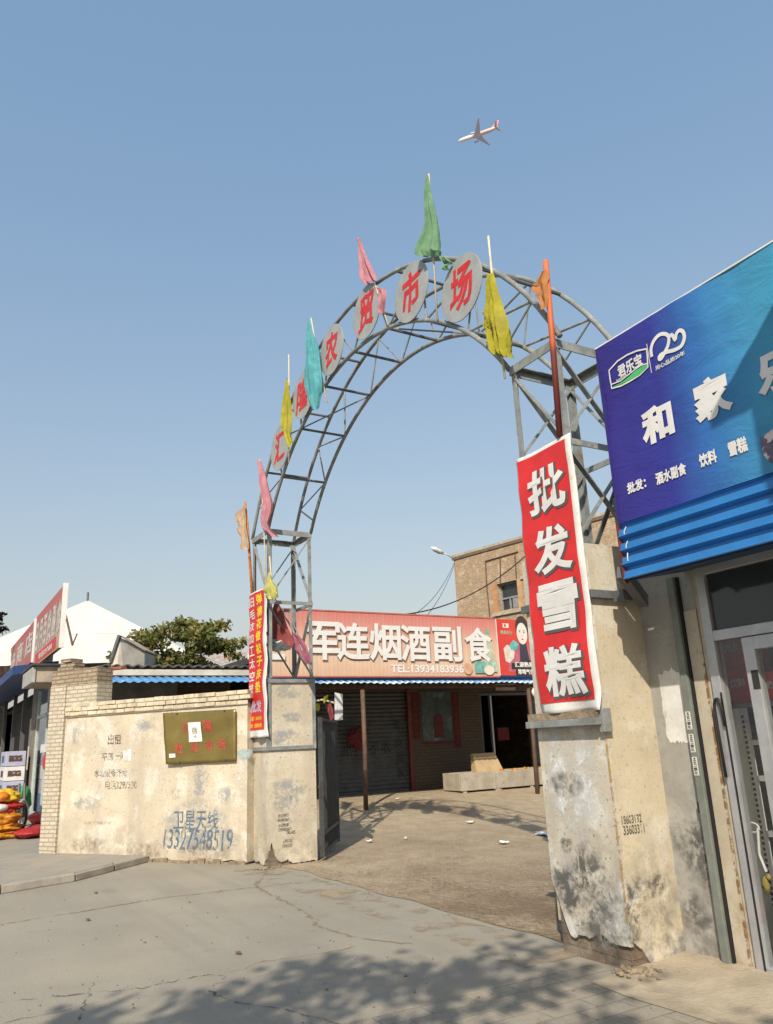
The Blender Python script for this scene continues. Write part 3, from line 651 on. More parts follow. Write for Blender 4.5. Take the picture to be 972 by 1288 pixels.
    N = 8
    for i in range(1, N):
        k = i/N
        MB().tube([P(k, *I_, FY), P(k, *I_, B2)], .018, 8).build('cross_tie', 'steel_dark', ar)
        MB().tube([P(k, *O_, FY), P(k, *O_, B2)], .018, 8).build('cross_tie', 'steel_dark', ar)
    for y in (FY, B2):
        for i in range(N):
            k, k2 = i/N, (i+1)/N; km = (k+k2)/2
            MB().tube([P(k, *I_, y) if i else P(.03, *I_, y), P(km, *O_, y)], .012, 6).build('web_brace', 'steel', ar)
            MB().tube([P(km, *O_, y), P(min(k2, .97), *I_, y)], .010, 6).build('web_brace', 'steel', ar)
    for i in range(2, N-1, 3):
        MB().tube([P(i/N, *I_, FY), P((i+1)/N, *I_, B2)], .010, 6).build('web_brace', 'steel', ar)
    def tower(x0, x1, y0, y1, zb, zt, zm, name):
        w_ = .055
        for x, fx in ((x0, 1), (x1, -1)):
            for y, fy in ((y0, 1), (y1, -1)):
                MB().angle((x, y, zb), (x, y, zt), w_, .008, (fx, 0, 0), (0, fy, 0)).build('tower_post', 'steel', ar)
        for z, nm in [(zt, 'top_frame')]+[(z, 'ring_frame') for z in zm]:
            f = MB(); hh = .07 if nm == 'top_frame' else .05
            f.box(x0-.012, x1+.012, y0-.012, y0-.001, z-hh, z).box(x0-.012, x1+.012, y1+.001, y1+.012, z-hh, z)
            f.box(x0-.012, x0-.001, y0-.001, y1+.001, z-hh, z).box(x1+.001, x1+.012, y0-.001, y1+.001, z-hh, z)
            if nm == 'top_frame': f.box(x0-.012, x1+.012, y0-.012, y0+.05, z, z+.008).box(x0-.012, x1+.012, y1-.05, y1+.012, z, z+.008).box(x0-.012, x0+.05, y0+.05, y1-.05, z, z+.008).box(x1-.05, x1+.012, y0+.05, y1-.05, z, z+.008)
            f.build(nm, 'steel', ar)
        lv = sorted(zm+[zt, zb])
        for j, (a, b) in enumerate(zip(lv[:-1], lv[1:])):
            a += .01; b -= .06
            fl = (j % 2 == 0)
            def dg(p, q): MB().bar(p, q, .045, .012).build('tower_brace', 'steel', ar)
            for y in (y0+.015, y1-.015):
                dg((x0 if fl else x1, y, a), (x1 if fl else x0, y, b))
            for x in (x0+.015, x1-.015):
                dg((x, y0 if not fl else y1, a), (x, y1 if not fl else y0, b))
                if x1 > -6 and j < 2: dg((x, y1 if not fl else y0, a), (x, y0 if not fl else y1, b))
    tower(LX0-.03, LX1+.01, FY, B2, 2.43, 4.57, [3.52], 'l')
    tower(RX0+.1, RX1-.05, FY, B2, 2.88, 4.57, [3.72], 'r')
    # ---- character discs
    spots = [(352, 563, '汇'), (381, 497, '隆'), (417, 440, '农'), (461, 392, '贸'), (517, 367, '市'), (580, 362, '场')]
    where = ['lowest one at the left foot of the arch', 'second one up, half behind the turquoise flag', 'third one up the left side of the arch',
             'fourth one, just under the small pink flag', 'fifth one, left of the green flag pole', 'largest one, right of the green flag pole']
    for (px_, py_, ch), wh in zip(spots, where):
        c = atY(px_, py_, FY-.05); r = .335
        t = thing('disc_sign', 'grey disc with red character %s, %s' % (ch, wh), 'sign', tuple(c), 'character discs on the arch')
        ang = np.linspace(0, 2*math.pi, 40, endpoint=False)
        MB().prism([c+V(r*math.cos(a), -.006, r*math.sin(a)) for a in ang][::-1], (0, .012, 0)).build('plate', 'disc', t, bevel=.002)
        MB().text(ch, c+V(.0, -.009, 0), XV, ZV, .47, .38, .03, shear=.16, warp=.10).build('character', 'red_char', t)
gate()

# ---- banners on the pillars
def banner(label, x0, x1, z0, z1, y, parts_fn, border, seed, group='vertical banners on the gate pillars'):
    t = thing('vertical_banner', label, 'banner', ((x0+x1)/2, y, z0), group)
    def bend(p):   # slack cloth
        u, v_ = (p[0]-x0)/(x1-x0), (p[2]-z0)/(z1-z0)
        d = .012*math.sin(3.1*v_*6+seed)*math.sin(math.pi*u)+.02*mnoise.noise(Vector((u*2+seed, v_*7, seed)))
        d += .03*max(0, .06-v_)/.06*math.sin(u*9+seed)
        return p+V(.008*mnoise.noise(Vector((v_*9, seed, 0)))*(1 if u > .5 else -1), d, 0)
    def sheet(a, b, c, d, off, nx=14, nz=70): return MB().grid(lambda u, v_: bend(V(a+(b-a)*u, y+off, c+(d-c)*v_)), nx, nz)
    o = sheet(x0, x1, z0, z1, 0).build('border_sheet', 'ban_white', t, smooth=True)
    so = o.modifiers.new('thick', 'SOLIDIFY'); so.thickness = .004; so.offset = -1
    bl, br_, bb, bt = border
    o = sheet(x0+bl, x1-br_, z0+bb, z1-bt, -.004).build('red_field', 'ban_red', t, smooth=True)
    parts_fn(t, bend); return t
def right_letters(t, bend):
    Y_ = FY-.05
    zs = [3.36, 2.87, 2.43, 1.95]
    for ch, z in zip('批发雪糕', zs):
        a, b = MB(), MB()
        b.text(ch, V(-4.432, Y_-.008, z-.012), XV, ZV, .395, .465, .05, fn=bend)
        a.text(ch, V(-4.444, Y_-.0115, z), XV, ZV, .37, .44, .032, fn=bend)
        o = a.build('letter', 'letter_white', t); b.build('letter_shadow', 'letter_grey', o)
banner('wide red banner with four fat white characters on the right gate pillar', -4.775, -4.115, 1.65, 3.715, FY-.05, right_letters, (.012, .06, .075, .03), 2.)
def left_letters(t, bend):
    Y_ = FY-.06
    w_, y_, g, o_ = MB(), MB(), MB(), MB()
    for i, ch in enumerate('旧毛衣加工太空被'): w_.text(ch, V(-10.92, Y_-.008, 3.56-.178*i), XV, ZV, .14, .2, .02, fn=bend)
    for i, ch in enumerate('弹棉花做被子床垫'): y_.text(ch, V(-10.64, Y_-.008, 3.57-.178*i), XV, ZV, .15, .2, .035, fn=bend)
    g.text('批发', V(-10.78, Y_-.008, 2.06), XV, ZV, .16, .44, .03, fn=bend)
    o_.text('电话：13834276', V(-10.78, Y_-.008, 1.90), XV, ZV, .06, .46, .03, fn=bend).text('地址：农贸市场', V(-10.78, Y_-.008, 1.80), XV, ZV, .06, .46, .03, fn=bend)
    w_.build('white_lettering', 'letter_white', t); y_.build('yellow_lettering', 'yellow', t); g.build('grey_lettering', 'grey_print', t); o_.build('small_lettering', 'yellow', t)
banner('narrow red banner with one white and one yellow character column on the left pillar', -11.055, -10.365, 1.64, 3.70, FY-.06, left_letters, (.01, .11, .10, .02), 5.)

# ---- flags
def cat_rows(rows, n):
    out = []; R = [V(*r) for r in rows]
    for j in range(n+1):
        t = j/n*(len(R)-1); i = min(int(t), len(R)-2); f = t-i
        p0, p1, p2, p3 = R[max(i-1, 0)], R[i], R[i+1], R[min(i+2, len(R)-1)]
        out.append(.5*((2*p1)+(-p0+p2)*f+(2*p0-5*p1+4*p2-p3)*f*f+(-p0+3*p1-3*p2+p3)*f**3))
    return out
def flag_cloth(rows, Y, amp=.06, folds=3.5, seed=0, n=44, nu=40, rag=0.):
    R = cat_rows(rows, n)
    def fn(u, v_):
        r = R[int(round(v_*n))]
        if rag: u = u if u > .5 else u+rag*max(0, mnoise.noise(Vector((v_*14, seed, 0))))*(1-u*2)
        p = r[:2]*(1-u)+r[2:]*u
        q = atY(p[0], p[1], Y)
        wd = abs(r[2]-r[0])/30
        ph = folds*2*math.pi*(u+.12*mnoise.noise(Vector((v_*1.6+seed, seed, 0))))+seed+.9*v_
        pl = math.cos(ph)+.35*math.cos(2.3*ph+1.+seed)
        d = amp*.42*min(1, wd*1.4)*pl+.5*amp*mnoise.noise(Vector((u*2+seed, v_*3.2, seed)))
        return q+V(.12*d, d-.02, .03*mnoise.noise(Vector((u*2.5, v_*2, seed))))
    return MB().grid(fn, nu, n)
def flag(label, Y, pole, rows, cmat, pr=.010, pmat='stick', group='flags tied along the arch', extra=None, **kw):
    P_ = [atY(x, y, Y) for x, y in pole]
    t = thing('flag', label, 'flag', tuple(P_[-1]), group)
    MB().tube(P_, pr, 8).build('pole', pmat, t, smooth=True)
    for k, rw in enumerate([rows]+([extra] if extra else [])):
        o = flag_cloth(rw, Y-.02, **kw).build('cloth', cmat, t, smooth=True)
    return t
C_green = cloth('green_cloth', (.22, .42, .25)); C_pink = cloth('pink_cloth', (.62, .28, .33)); C_cyan = cloth('turquoise_cloth', (.13, .45, .52))
C_yel = cloth('yellow_cloth', (.50, .46, .05)); C_org = cloth('faded_orange_cloth', (.62, .28, .11)); C_cream = cloth('peach_cloth', (.72, .52, .36))
C_red = cloth('red_cloth', (.36, .09, .09)); C_mag = cloth('magenta_cloth', (.40, .14, .20)); C_flower = cloth('floral_cloth', (.62, .60, .20)); C_dkred = cloth('dark_red_cloth', (.28, .04, .05))
def flags():
    flag('furled green flag standing upright at the very top of the arch', FY-.06, [(539, 219), (543, 290), (550, 403)],
         [(538.5, 220, 540.5, 220), (537, 240, 543, 240), (535.5, 262, 547, 262), (534, 288, 550, 288), (530, 310, 554, 312), (530, 320, 557, 317), (534, 324, 552, 322)], C_green, seed=1, amp=.09, folds=3,
         extra=[(556, 322, 562, 324), (558, 329, 568, 328), (559, 337, 567, 334), (563, 341, 565, 340)])
    flag('small pink flag leaning left above the fourth disc', FY-.06, [(451, 300), (470, 352), (488, 409)],
         [(450.5, 300, 452.5, 299), (452, 315, 459, 314), (455, 332, 466, 331), (457, 348, 472, 346), (462, 359, 474, 352)], C_pink, seed=2, amp=.07, folds=2.5,
         extra=[(476, 362, 486, 364), (478, 376, 488, 374), (478, 390, 485, 388), (480, 396, 482, 395)])
    flag('turquoise flag drooping in front of the second disc', FY-.08, [(391, 400), (398, 440), (411, 506)],
         [(389.5, 402, 392, 402), (388, 420, 396, 420), (387, 440, 402, 438), (387, 462, 405, 458), (386.5, 482, 409, 478), (388, 497, 408, 492), (391, 505, 406, 500), (395, 517, 403, 513)], C_cyan, seed=3, amp=.08, folds=3)
    flag('yellow flag hanging limp on the lower left side of the arch', FY-.07, [(363, 446), (363.5, 500), (363, 582)],
         [(361, 478, 364, 478), (359, 495, 366, 495), (356, 515, 367, 515), (355, 535, 368, 535), (356, 542, 369, 550), (364, 565, 370, 556)], C_yel, seed=4, amp=.05, folds=2.5)
    flag('long pink flag furled upright on top of the left tower', FY-.07, [(327, 578), (331, 640), (335, 752)],
         [(326, 579, 328.5, 579), (327, 598, 334, 597), (328, 618, 339, 615), (328.5, 640, 343, 636), (329, 655, 341, 652), (331, 666, 342, 664), (340, 673, 351, 676)], C_pink, seed=5, amp=.08, folds=2.5)
    flag('tattered peach flag on an orange pole left of the left tower', FY-.04, [(308, 632), (311, 660), (317, 748)],
         [(297, 646, 310, 635), (295, 652, 310.5, 645), (300, 660, 311, 655), (298, 668, 312, 666), (304, 678, 313, 676), (303, 690, 314, 688), (308, 692, 314, 692)], C_cream, .022, 'orange_pole', seed=6, amp=.03, folds=1.5, rag=.7)
    flag('bright yellow flag wound round a leaning pole at the right side of the arch', FY-.09, [(614, 297), (622, 380), (635, 476)],
         [(617, 345, 622, 345), (616, 365, 627, 363), (614, 388, 632, 384), (614, 408, 637, 404), (619, 428, 640, 424), (623, 442, 641, 440), (627, 447, 646, 451)], C_yel, .010, seed=7, amp=.1, folds=4,
         extra=[(612, 392, 620, 388), (611, 402, 621, 400), (612, 414, 620, 414)])
    flag('torn orange flag on a tall red tube tied to the right tower', FY-.05, [(686, 328), (694, 420), (704, 549)],
         [(684, 343, 688, 340), (675, 356, 689.5, 350), (674, 362, 690, 358), (675, 370, 690.5, 368), (680, 380, 691, 378), (683, 389, 690, 388)], C_org, .024, 'red_tube', seed=8, amp=.05, folds=1.5, rag=.5)
    flag('yellow green flowered cloth knotted above the left banner', FY-.09, [(339, 700), (341, 725), (343, 755)],
         [(339, 720, 341, 720), (337, 732, 345, 731), (335, 742, 350, 741), (336, 749, 352, 748), (341, 754, 348, 753)], C_flower, seed=9, amp=.08, folds=3)
    flag('torn red flag hanging inside the left tower', 4.4, [(345, 752), (367, 790), (392, 842)],
         [(348, 757, 352, 759), (345, 775, 360, 776), (343, 790, 366, 792), (341, 802, 371, 806), (352, 806, 371, 815)], C_red, .013, 'steel', seed=10, amp=.06, folds=2)
    flag('magenta flag drooping off the right edge of the left pillar', 4.42, [(362, 770), (376, 800), (393, 838)],
         [(369, 797, 373, 797), (370, 808, 381, 806), (372, 817, 387, 816), (378, 824, 391, 825), (386, 836, 392, 832)], C_mag, .008, 'steel', seed=11, amp=.07, folds=2)
    pb = MB(); c = atX(351, 812, LX1-.28); pb.ico(c+V(0, 0, .0), (.2, .18, .07), 3, .7, 20, 12)
    tag(pb.build('plastic_bag', 'plastic_bag', None, tuple(c-V(0, 0, .06)), smooth=True), 'crumpled pale plastic bag lying on top of the left gate pillar', 'bag')
MT['orange_pole'] = M('orange_pole', (.55, .20, .06), .5, .3, 6, stains=[((.12, .04, .04), 1.5, .55, .6)])
MT['red_tube'] = grad_mat('red_tube', 2, [(0, (.14, .03, .03)), (.46, (.17, .035, .03)), (.52, (.50, .11, .03)), (1, (.55, .16, .07))])
flags()

# ================================================================ LEFT WALL, PLAQUE, BRICK PIER
def left_wall():
    root = thing('boundary_wall', 'cream rendered boundary wall with brick coping and painted phone numbers left of the gate', 'wall', tuple(W0))
    L = 3.88
    th = .24
    pts = []; n = 60
    for i in range(n+1):
        s = L*i/n; z = max(0.0, .03+.05*mnoise.noise(Vector((s*2.3, 0, 0)))+.025*mnoise.noise(Vector((s*9, 4, 0)))) if s < 1.9 else 0
        pts.append(W0+WD*s+V(0, 0, z))
    top = [W0+WD*L+V(0, 0, 2.13), W0+V(0, 0, 2.1)]
    MB().prism([p for p in pts]+top, -WN*th).build('render_coat', 'pl_wall', root)
    # footing, a little proud and broken
    f = MB()
    for i in range(14):
        s0 = .02+i*.135; f.obox(W0, WD, WN, s0, s0+.128, -.1, .035+random.uniform(-.015, .02), -.02, .045+random.uniform(-.02, .025))
    f.build('footing', 'rubble', root, bevel=.008)
    # brick coping, every brick set with a little error
    c = MB(); r = random.Random(4)
    for row in range(3):
        s = -.02-.06*(row % 2); k = 0
        while s < 3.58:
            b = .195; z0 = 2.105+row*.068+ .02*(s/3.7)
            if row == 2 and s > 3.35: s += b; continue
            o = .028+.018*(row == 1)+r.uniform(-.007, .007); dz = r.uniform(-.004, .004)
            s1 = min(s+b-.011, 3.59)
            if s1-s > .05: c.obox(W0, WD, WN, s, s1, -th-.02, o, z0+dz+.006, z0+.062+dz)
            s += b
    cm = M('coping_brick', (.55, .48, .36), .85, .25, 7, stains=[((.30, .24, .17), 4, .55, .7), ((.66, .60, .5), 3, .55, .68)], bump=.3)
    c.build('brick_coping', cm, root, bevel=.006)
    m_ = MB().obox(W0, WD, WN, -.02, 3.58, -th-.01, .018, 2.10, 2.30); m_.build('coping_mortar', M('mortar', (.24, .2, .15), .95, .2, 6), root)
    # old brushwork
    def wp(s, z, o=.003): return W0+WD*s+WN*o+V(0, 0, z)
    R = -WD
    def tx(mb, body, px_, py_, h, wd=None, bold=.0, **k):
        d = ray(px_, py_); tt = ((W0-EYEP)@WN)/(d@WN); p = EYEP+d*tt+WN*.003
        mb.text(body, p, R, ZV, h, wd, bold, warp=.05, **k)
    a, b, g = MB(), MB(), MB()
    tx(a, '出租', 144, 930, .15, .27, .02)
    tx(b, '平房一间', 143, 951, .12, .50, .01); tx(b, '水暖设备齐全', 139, 972, .12, .68, .012); tx(b, '电话3297530', 152, 987, .13, .64, .004)
    tx(g, '卫星天线', 246, 1031, .27, .80, .012); tx(g, '13327548519', 248, 1056, .27, 1.22, .01, shear=.1)
    a.build('rent_notice', 'paint_brown', root); b.build('rent_details', 'paint_black', root); g.build('aerial_advert', 'paint_blue', root)
    def onwall(px_, pyv, off=0.):
        d = ray(px_, pyv); return EYEP+d*(((W0-EYEP)@WN)/(d@WN))+WN*off
    sm = MB()
    for i, (x, y, rx, rz) in enumerate(((248, 1033, .66, .28), (250, 1058, .75, .2), (254, 975, .16, .18), (222, 998, .1, .09), (250, 995, .1, .08), (95, 925, .09, .16), (110, 1010, .3, .1), (180, 912, .2, .1), (283, 1000, .12, .14))):
        sm.blob(onwall(x, y, .0012+.0003*i), R, ZV, rx, rz, i)
    sm.build('grey_overpaint', 'smudge', root)
    wt = MB()
    for i, (x, y, rx, rz) in enumerate(((198, 982, .15, .2), (104, 920, .24, .16), (160, 975, .2, .16), (304, 972, .13, .26), (172, 927, .14, .18), (120, 1000, .25, .2), (140, 955, .4, .3), (270, 1010, .2, .2))):
        wt.blob(onwall(x, y, .0042+.0003*i), R, ZV, rx, rz, 20+i)
    wt.build('whitewash_patch', paint_mat('pale_wash', (.68, .66, .61), .45, .62, 6, .8, True), root)
    db = MB()
    for i, (x, y, rx, rz) in enumerate(((110, 1062, .45, .12), (180, 1070, .5, .12), (255, 1074, .5, .14), (95, 900, .3, .05), (180, 895, .5, .05), (120, 1035, .4, .03))):
        db.blob(onwall(x, y, .007+.0003*i), R, ZV, rx, rz, 40+i)
    db.build('dirt_splash', paint_mat('dirt_splash', (.24, .19, .13), .42, .66, 6, .6, True), root)
    bl = MB().blob(onwall(308, 948, .0095), R, ZV, .14, .085, 3); bl.build('blue_patch', paint_mat('pale_blue_paint', (.36, .45, .48), .3, .5, 9, .9, True), root)
    # the slip of paper glued on the notice
    d = ray(160, 950); p = EYEP+d*(((W0-EYEP)@WN)/(d@WN))
    tag(MB().obox(p-V(0, 0, .08), R, WN, -.075, .085, .003, .006, 0, .165).build('paper_notice', 'paper', None, tuple(p)), 'blank white paper slip glued over the rental notice on the wall', 'notice')
    # brass plate
    c0 = [(209, 897), (299, 892), (299, 957), (213, 961)]; q = []
    for x, y in c0:
        d = ray(x, y); q.append(EYEP+d*(((W0-EYEP)@WN)/(d@WN))+WN*.05)
    pq = thing('brass_plaque', 'dull brass plaque with red market name and a paper stuck on it', 'plaque', tuple(q[3]))
    def pf(u, v_):
        a = q[3]*(1-u)+q[2]*u; b_ = q[0]*(1-u)+q[1]*u; p = a*(1-v_)+b_*v_
        return p+WN*(.03*math.exp(-((u-.62)**2/.03+(v_-.75)**2/.06))+.025*abs(u-.5)*2*(1-u)+.012*mnoise.noise(Vector((u*3, v_*3, 0))))
    def bendp(p):
        e = q[2]-q[3]; u = ((p-q[3])@e)/(e@e); v_ = (p[2]-q[3][2])/(q[0][2]-q[3][2])
        return pf(min(1, max(0, u)), min(1, max(0, v_)))+WN*.004
    o = MB().grid(pf, 24, 18).build('plate', 'brass', pq, smooth=True); so = o.modifiers.new('thick', 'SOLIDIFY'); so.thickness = .006
    rc = MB(); e = (q[2]-q[3]); ctr = lambda u, v_: q[3]+e*u+ZV*((q[0][2]-q[3][2])*v_)
    for u, v_, ch, sz in ((.32, .68, '汇', .15), (.63, .70, '隆', .17), (.20, .29, '批', .15), (.42, .29, '发', .15), (.63, .31, '市', .15), (.81, .32, '场', .15)):
        rc.text(ch, ctr(u, v_), R, ZV, sz, sz*.95, .015, fn=bendp, warp=.03)
    rc.build('red_lettering', M('faded_red', (.42, .06, .05), .7, .3, 14), pq)
    pm = MB().grid(lambda u, v_: bendp(ctr(.35+.19*u, .40+.38*v_))+WN*.006, 5, 6); pm.build('paper_sheet', 'paper', pq)
    ik = MB(); ik.text('招租', ctr(.44, .62), R, ZV, .09, .1, .0, fn=lambda p: bendp(p)+WN*.009); ik.text('一间', ctr(.43, .50), R, ZV, .05, .07, .0, fn=lambda p: bendp(p)+WN*.009); ik.build('handwriting', 'ink', pq)
    MB().grid(lambda u, v_: bendp(ctr(.06+.09*u, .12+.075*v_))+WN*.004, 2, 2).build('price_sticker', 'paper', pq)
    bo = MB()
    for u, v_ in ((.2, .975), (.85, .975), (.2, .02), (.86, .02)): bo.tube([bendp(ctr(u, v_)), bendp(ctr(u, v_))+WN*.02], .012, 8)
    bo.build('bolt', 'alu_dark', pq)
    # pier at the wall's end
    pr = thing('brick_pier', 'cream painted brick pier with a broken top at the left end of the wall', 'pier', tuple(W0+WD*3.9))
    MB().obox(W0, WD, WN, 3.60, 3.95, -.3, .045, -.02, 2.62).build('shaft', 'brick_cream', pr, bevel=.006)
    up_ = MB().obox(W0, WD, WN, 2.93, 3.598, -.3, .02, 2.13, 2.62); up_.build('side_brickwork', 'brick_cream', pr)
    MB().obox(W0, WD, WN, 2.93, 3.95, -.3, .03, 2.622, 2.86).build('upper_brickwork', 'brick_raw', pr)
    r = random.Random(2); tp = MB()
    for row, (a0, a1) in enumerate(((3.48, 3.83), (3.49, 3.81), (3.54, 3.78))):
        s = a0
        while s < a1-.05:
            tp.obox(W0, WD, WN, s, min(s+.17, a1), -.22, .02+r.uniform(-.02, .02), 2.862+row*.066, 2.92+row*.066); s += .18
    for s in (3.36, 3.16, 3.0): tp.obox(W0, WD, WN, s, s+.12, -.2, .0, 2.862, 2.875)
    tp.build('loose_bricks', 'brick_raw', pr, bevel=.006)
    s_ = MB(); s_.obox(W0, WD, WN, 2.75, 3.45, -.42, -.302, 2.84, 2.88); s_.build('red_edging', M('red_edging', (.30, .10, .06), .8, .2, 6), pr)
left_wall()

# ================================================================ MARKET ROW (faces the gate)
RXW = -18.0     # wall plane
def gable_wave(mb, x0, z0, x1, z1, ya, yb, amp=.013, per=.16, th=.004, n=None):
    n = int((yb-ya)/per*8)
    def top(u, v_):
        y = ya+(yb-ya)*u; k = amp*math.cos(2*math.pi*y/per)
        return V(x0+(x1-x0)*v_, y, z0+(z1-z0)*v_+k)
    mb.grid(top, n, 1); return mb
def market_row():
    root = thing('shop_row', 'low market shop row with blue corrugated awning and dark shaded front', 'shop building', (-18, 9, .25))
    zg = .0
    H = 3.45
    # wall pieces (openings: shutter 6.9-11.0, doorway 13.35-16.2)
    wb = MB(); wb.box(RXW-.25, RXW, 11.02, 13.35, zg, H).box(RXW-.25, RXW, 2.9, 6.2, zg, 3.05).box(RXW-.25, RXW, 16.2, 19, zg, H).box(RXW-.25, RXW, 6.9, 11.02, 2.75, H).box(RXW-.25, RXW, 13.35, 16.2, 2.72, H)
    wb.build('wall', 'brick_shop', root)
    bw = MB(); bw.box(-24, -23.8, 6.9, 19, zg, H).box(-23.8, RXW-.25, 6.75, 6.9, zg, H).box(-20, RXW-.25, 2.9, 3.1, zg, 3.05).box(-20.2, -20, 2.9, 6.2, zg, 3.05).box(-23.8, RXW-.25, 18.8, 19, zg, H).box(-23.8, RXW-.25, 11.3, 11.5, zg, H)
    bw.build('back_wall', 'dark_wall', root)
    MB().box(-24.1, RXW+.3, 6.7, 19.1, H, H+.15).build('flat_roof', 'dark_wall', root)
    # roller shutter with slats
    sh = MB(); z = .2
    def sl(u, v_): 
        zz = .2+2.55*v_; return V(RXW-.08+.018*math.cos(2*math.pi*zz/.1), 6.9+4.12*u, zz)
    sh = MB().grid(sl, 1, 200); s_ = sh.build('roller_shutter', 'shutter', root)
    g = MB()
    for i, (y, z, ch, h) in enumerate(((9.2, 1.35, '此', .3), (9.6, 1.35, '门', .3), (10.0, 1.37, '不', .3), (10.35, 1.38, '收', .28), (10.7, 1.9, '专', .26), (10.72, 1.5, '业', .26), (10.74, 1.1, '批', .26), (10.76, .75, '发', .26))):
        g.text(ch, (RXW-.05, y, z), YV, ZV, h, None, .015)
    g.build('painted_characters', 'paint_black', s_)
    MB().box(RXW+.002, RXW+.06, 10.98, 11.08, .2, 2.9).build('shutter_rail', 'maroon', root)
    # door set
    d = MB()
    for y in (13.37, 15.1, 16.12): d.box(RXW-.16, RXW-.06, y, y+.07, .22, 2.70)
    d.box(RXW-.16, RXW-.06, 13.44, 16.12, 2.62, 2.70).box(RXW-.158, RXW-.062, 15.17, 16.12, 1.45, 1.51)
    d.build('door_frame', 'alu_dark', root, bevel=.004)
    MB().box(RXW-.16, RXW-.06, 13.75, 13.80, .22, 2.62).build('door_leaf_edge', 'alu', root)
    MB().box(RXW-.115, RXW-.105, 15.17, 16.12, .3, 2.62).build('window_pane', 'glass', root)
    MB().box(RXW-.9, RXW-.6, 14.35, 14.75, 1.4, 1.75).build('red_box', 'couplet', root)
    MB().box(RXW+.003, RXW+.05, 13.9, 14.6, 2.75, 2.93).build('door_lintel_plate', M('lintel_plate', (.4, .36, .3), .8, .2, 5), root)
    # floor inside + porch step
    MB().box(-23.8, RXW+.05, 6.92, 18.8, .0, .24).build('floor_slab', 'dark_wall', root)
    # awning: corrugated sheet from the wall head down to the eaves, on purlins
    EX, EZ = -15.1, 2.765
    mb = gable_wave(MB(), RXW-.0, 3.38, EX, EZ, 6.75, 14.8); gable_wave(mb, -16.0, EZ+.19, EX, EZ, 2.75, 6.748)
    o = mb.build('awning_sheet', 'awn_blue', root, smooth=True); so = o.modifiers.new('thick', 'SOLIDIFY'); so.thickness = .006
    # ragged pale front strip of the sheet
    def rim(u, v_):
        y = 6.3+8.5*u; k = .013*math.cos(2*math.pi*y/.16)
        return V(EX+.012+.03*v_, y, EZ+k-.003-.035*v_-.03*v_*mnoise.noise(Vector((y*1.3, 0, 0))))
    o = MB().grid(rim, 440, 1).build('awning_rim', 'awn_white', root); so = o.modifiers.new('thick', 'SOLIDIFY'); so.thickness = .004
    pu = MB(); pu.box(-15.65, -15.55, 6.8, 14.7, 2.66, 2.72).box(-16.8, -16.7, 6.8, 14.7, 2.92, 2.98)
    for y in np.arange(6.85, 14.8, 1.45): pu.bar((-15.2, y, 2.70), (RXW, y, 3.26), .05, .06)
    pu.build('purlin', 'wood_brown', root)
    # upper roof over the left part: dark corrugated edge on a pale fascia
    f = MB(); f.box(-15.98, -15.90, 2.9, 6.6, 2.965, 3.08); f.build('fascia', M('fascia', (.55, .52, .45), .8, .2, 3), root)
    mb = gable_wave(MB(), -20.3, 3.25, -15.87, 3.125, 2.85, 6.7, .022, .2)
    o = mb.build('upper_roof_sheet', M('asbestos_dark', (.09, .085, .08), .8, .3, 4, stains=[((.3, .28, .25), 3, .58, .7)]), root, smooth=True); so = o.modifiers.new('thick', 'SOLIDIFY'); so.thickness = .03
    MB().box(-15.9, -15.7, 2.6, 2.95, 2.5, 3.03).build('end_plate', M('end_plate', (.36, .38, .40), .6, .2, 4), root)
    # posts
    for (px_, pyb, mt) in ((461.5, 1034, 'wood_brown'), (677, 1003, 'wood_brown')):
        y = float(atX(px_, pyb, -15.2)[1])
        p = MB().tube([(-15.2, y-.02, .02), (-15.2, y+.01, 1.4), (-15.2, y, 2.6)], .05, 10); p.build('awning_post', mt, root, smooth=True)
    # couplets and picture
    for y in (11.25, 12.52):
        c = MB().box(RXW+.003, RXW+.008, y-.11, y+.11, 1.55 if y < 12 else 1.28, 2.72); c.build('red_couplet', M('couplet_red', (.11, .014, .018), .7, .3, 4), root)
        t_ = MB()
        for i, ch in enumerate('生意兴隆通四海' if y < 12 else '财源茂盛达三江'): t_.text(ch, (RXW+.010, y, 2.6-.155*i), YV, ZV, .1, .11, .02)
        t_.build('couplet_text', M('couplet_gold', (.11, .05, .02), .7, .1, 5), root)
    pc = MB().box(RXW+.003, RXW+.02, 11.42, 12.36, 1.42, 2.75).build('wall_picture', M('picture_ground', (.07, .10, .10), .6, .4, 2.5, stains=[((.15, .18, .18), 2.5, .5, .65)]), root)
    MB().prism([(RXW+.024, 11.78, 1.55), (RXW+.024, 12.08, 1.55), (RXW+.024, 12.08, 2.02)]+[(RXW+.024, 11.93+.15*math.cos(t), 2.02+.15*math.sin(t)) for t in np.linspace(.2, math.pi-.2, 8)]+[(RXW+.024, 11.78, 2.02)], (.006, 0, 0)).build('red_arch_print', M('print_red', (.12, .02, .02), .6, .2, 4), pc)
    MB().box(RXW+.021, RXW+.03, 11.42, 12.36, 1.40, 1.47).build('print_band', M('print_band', (.12, .02, .02), .6, .2, 4), pc)
    return root
market_row()

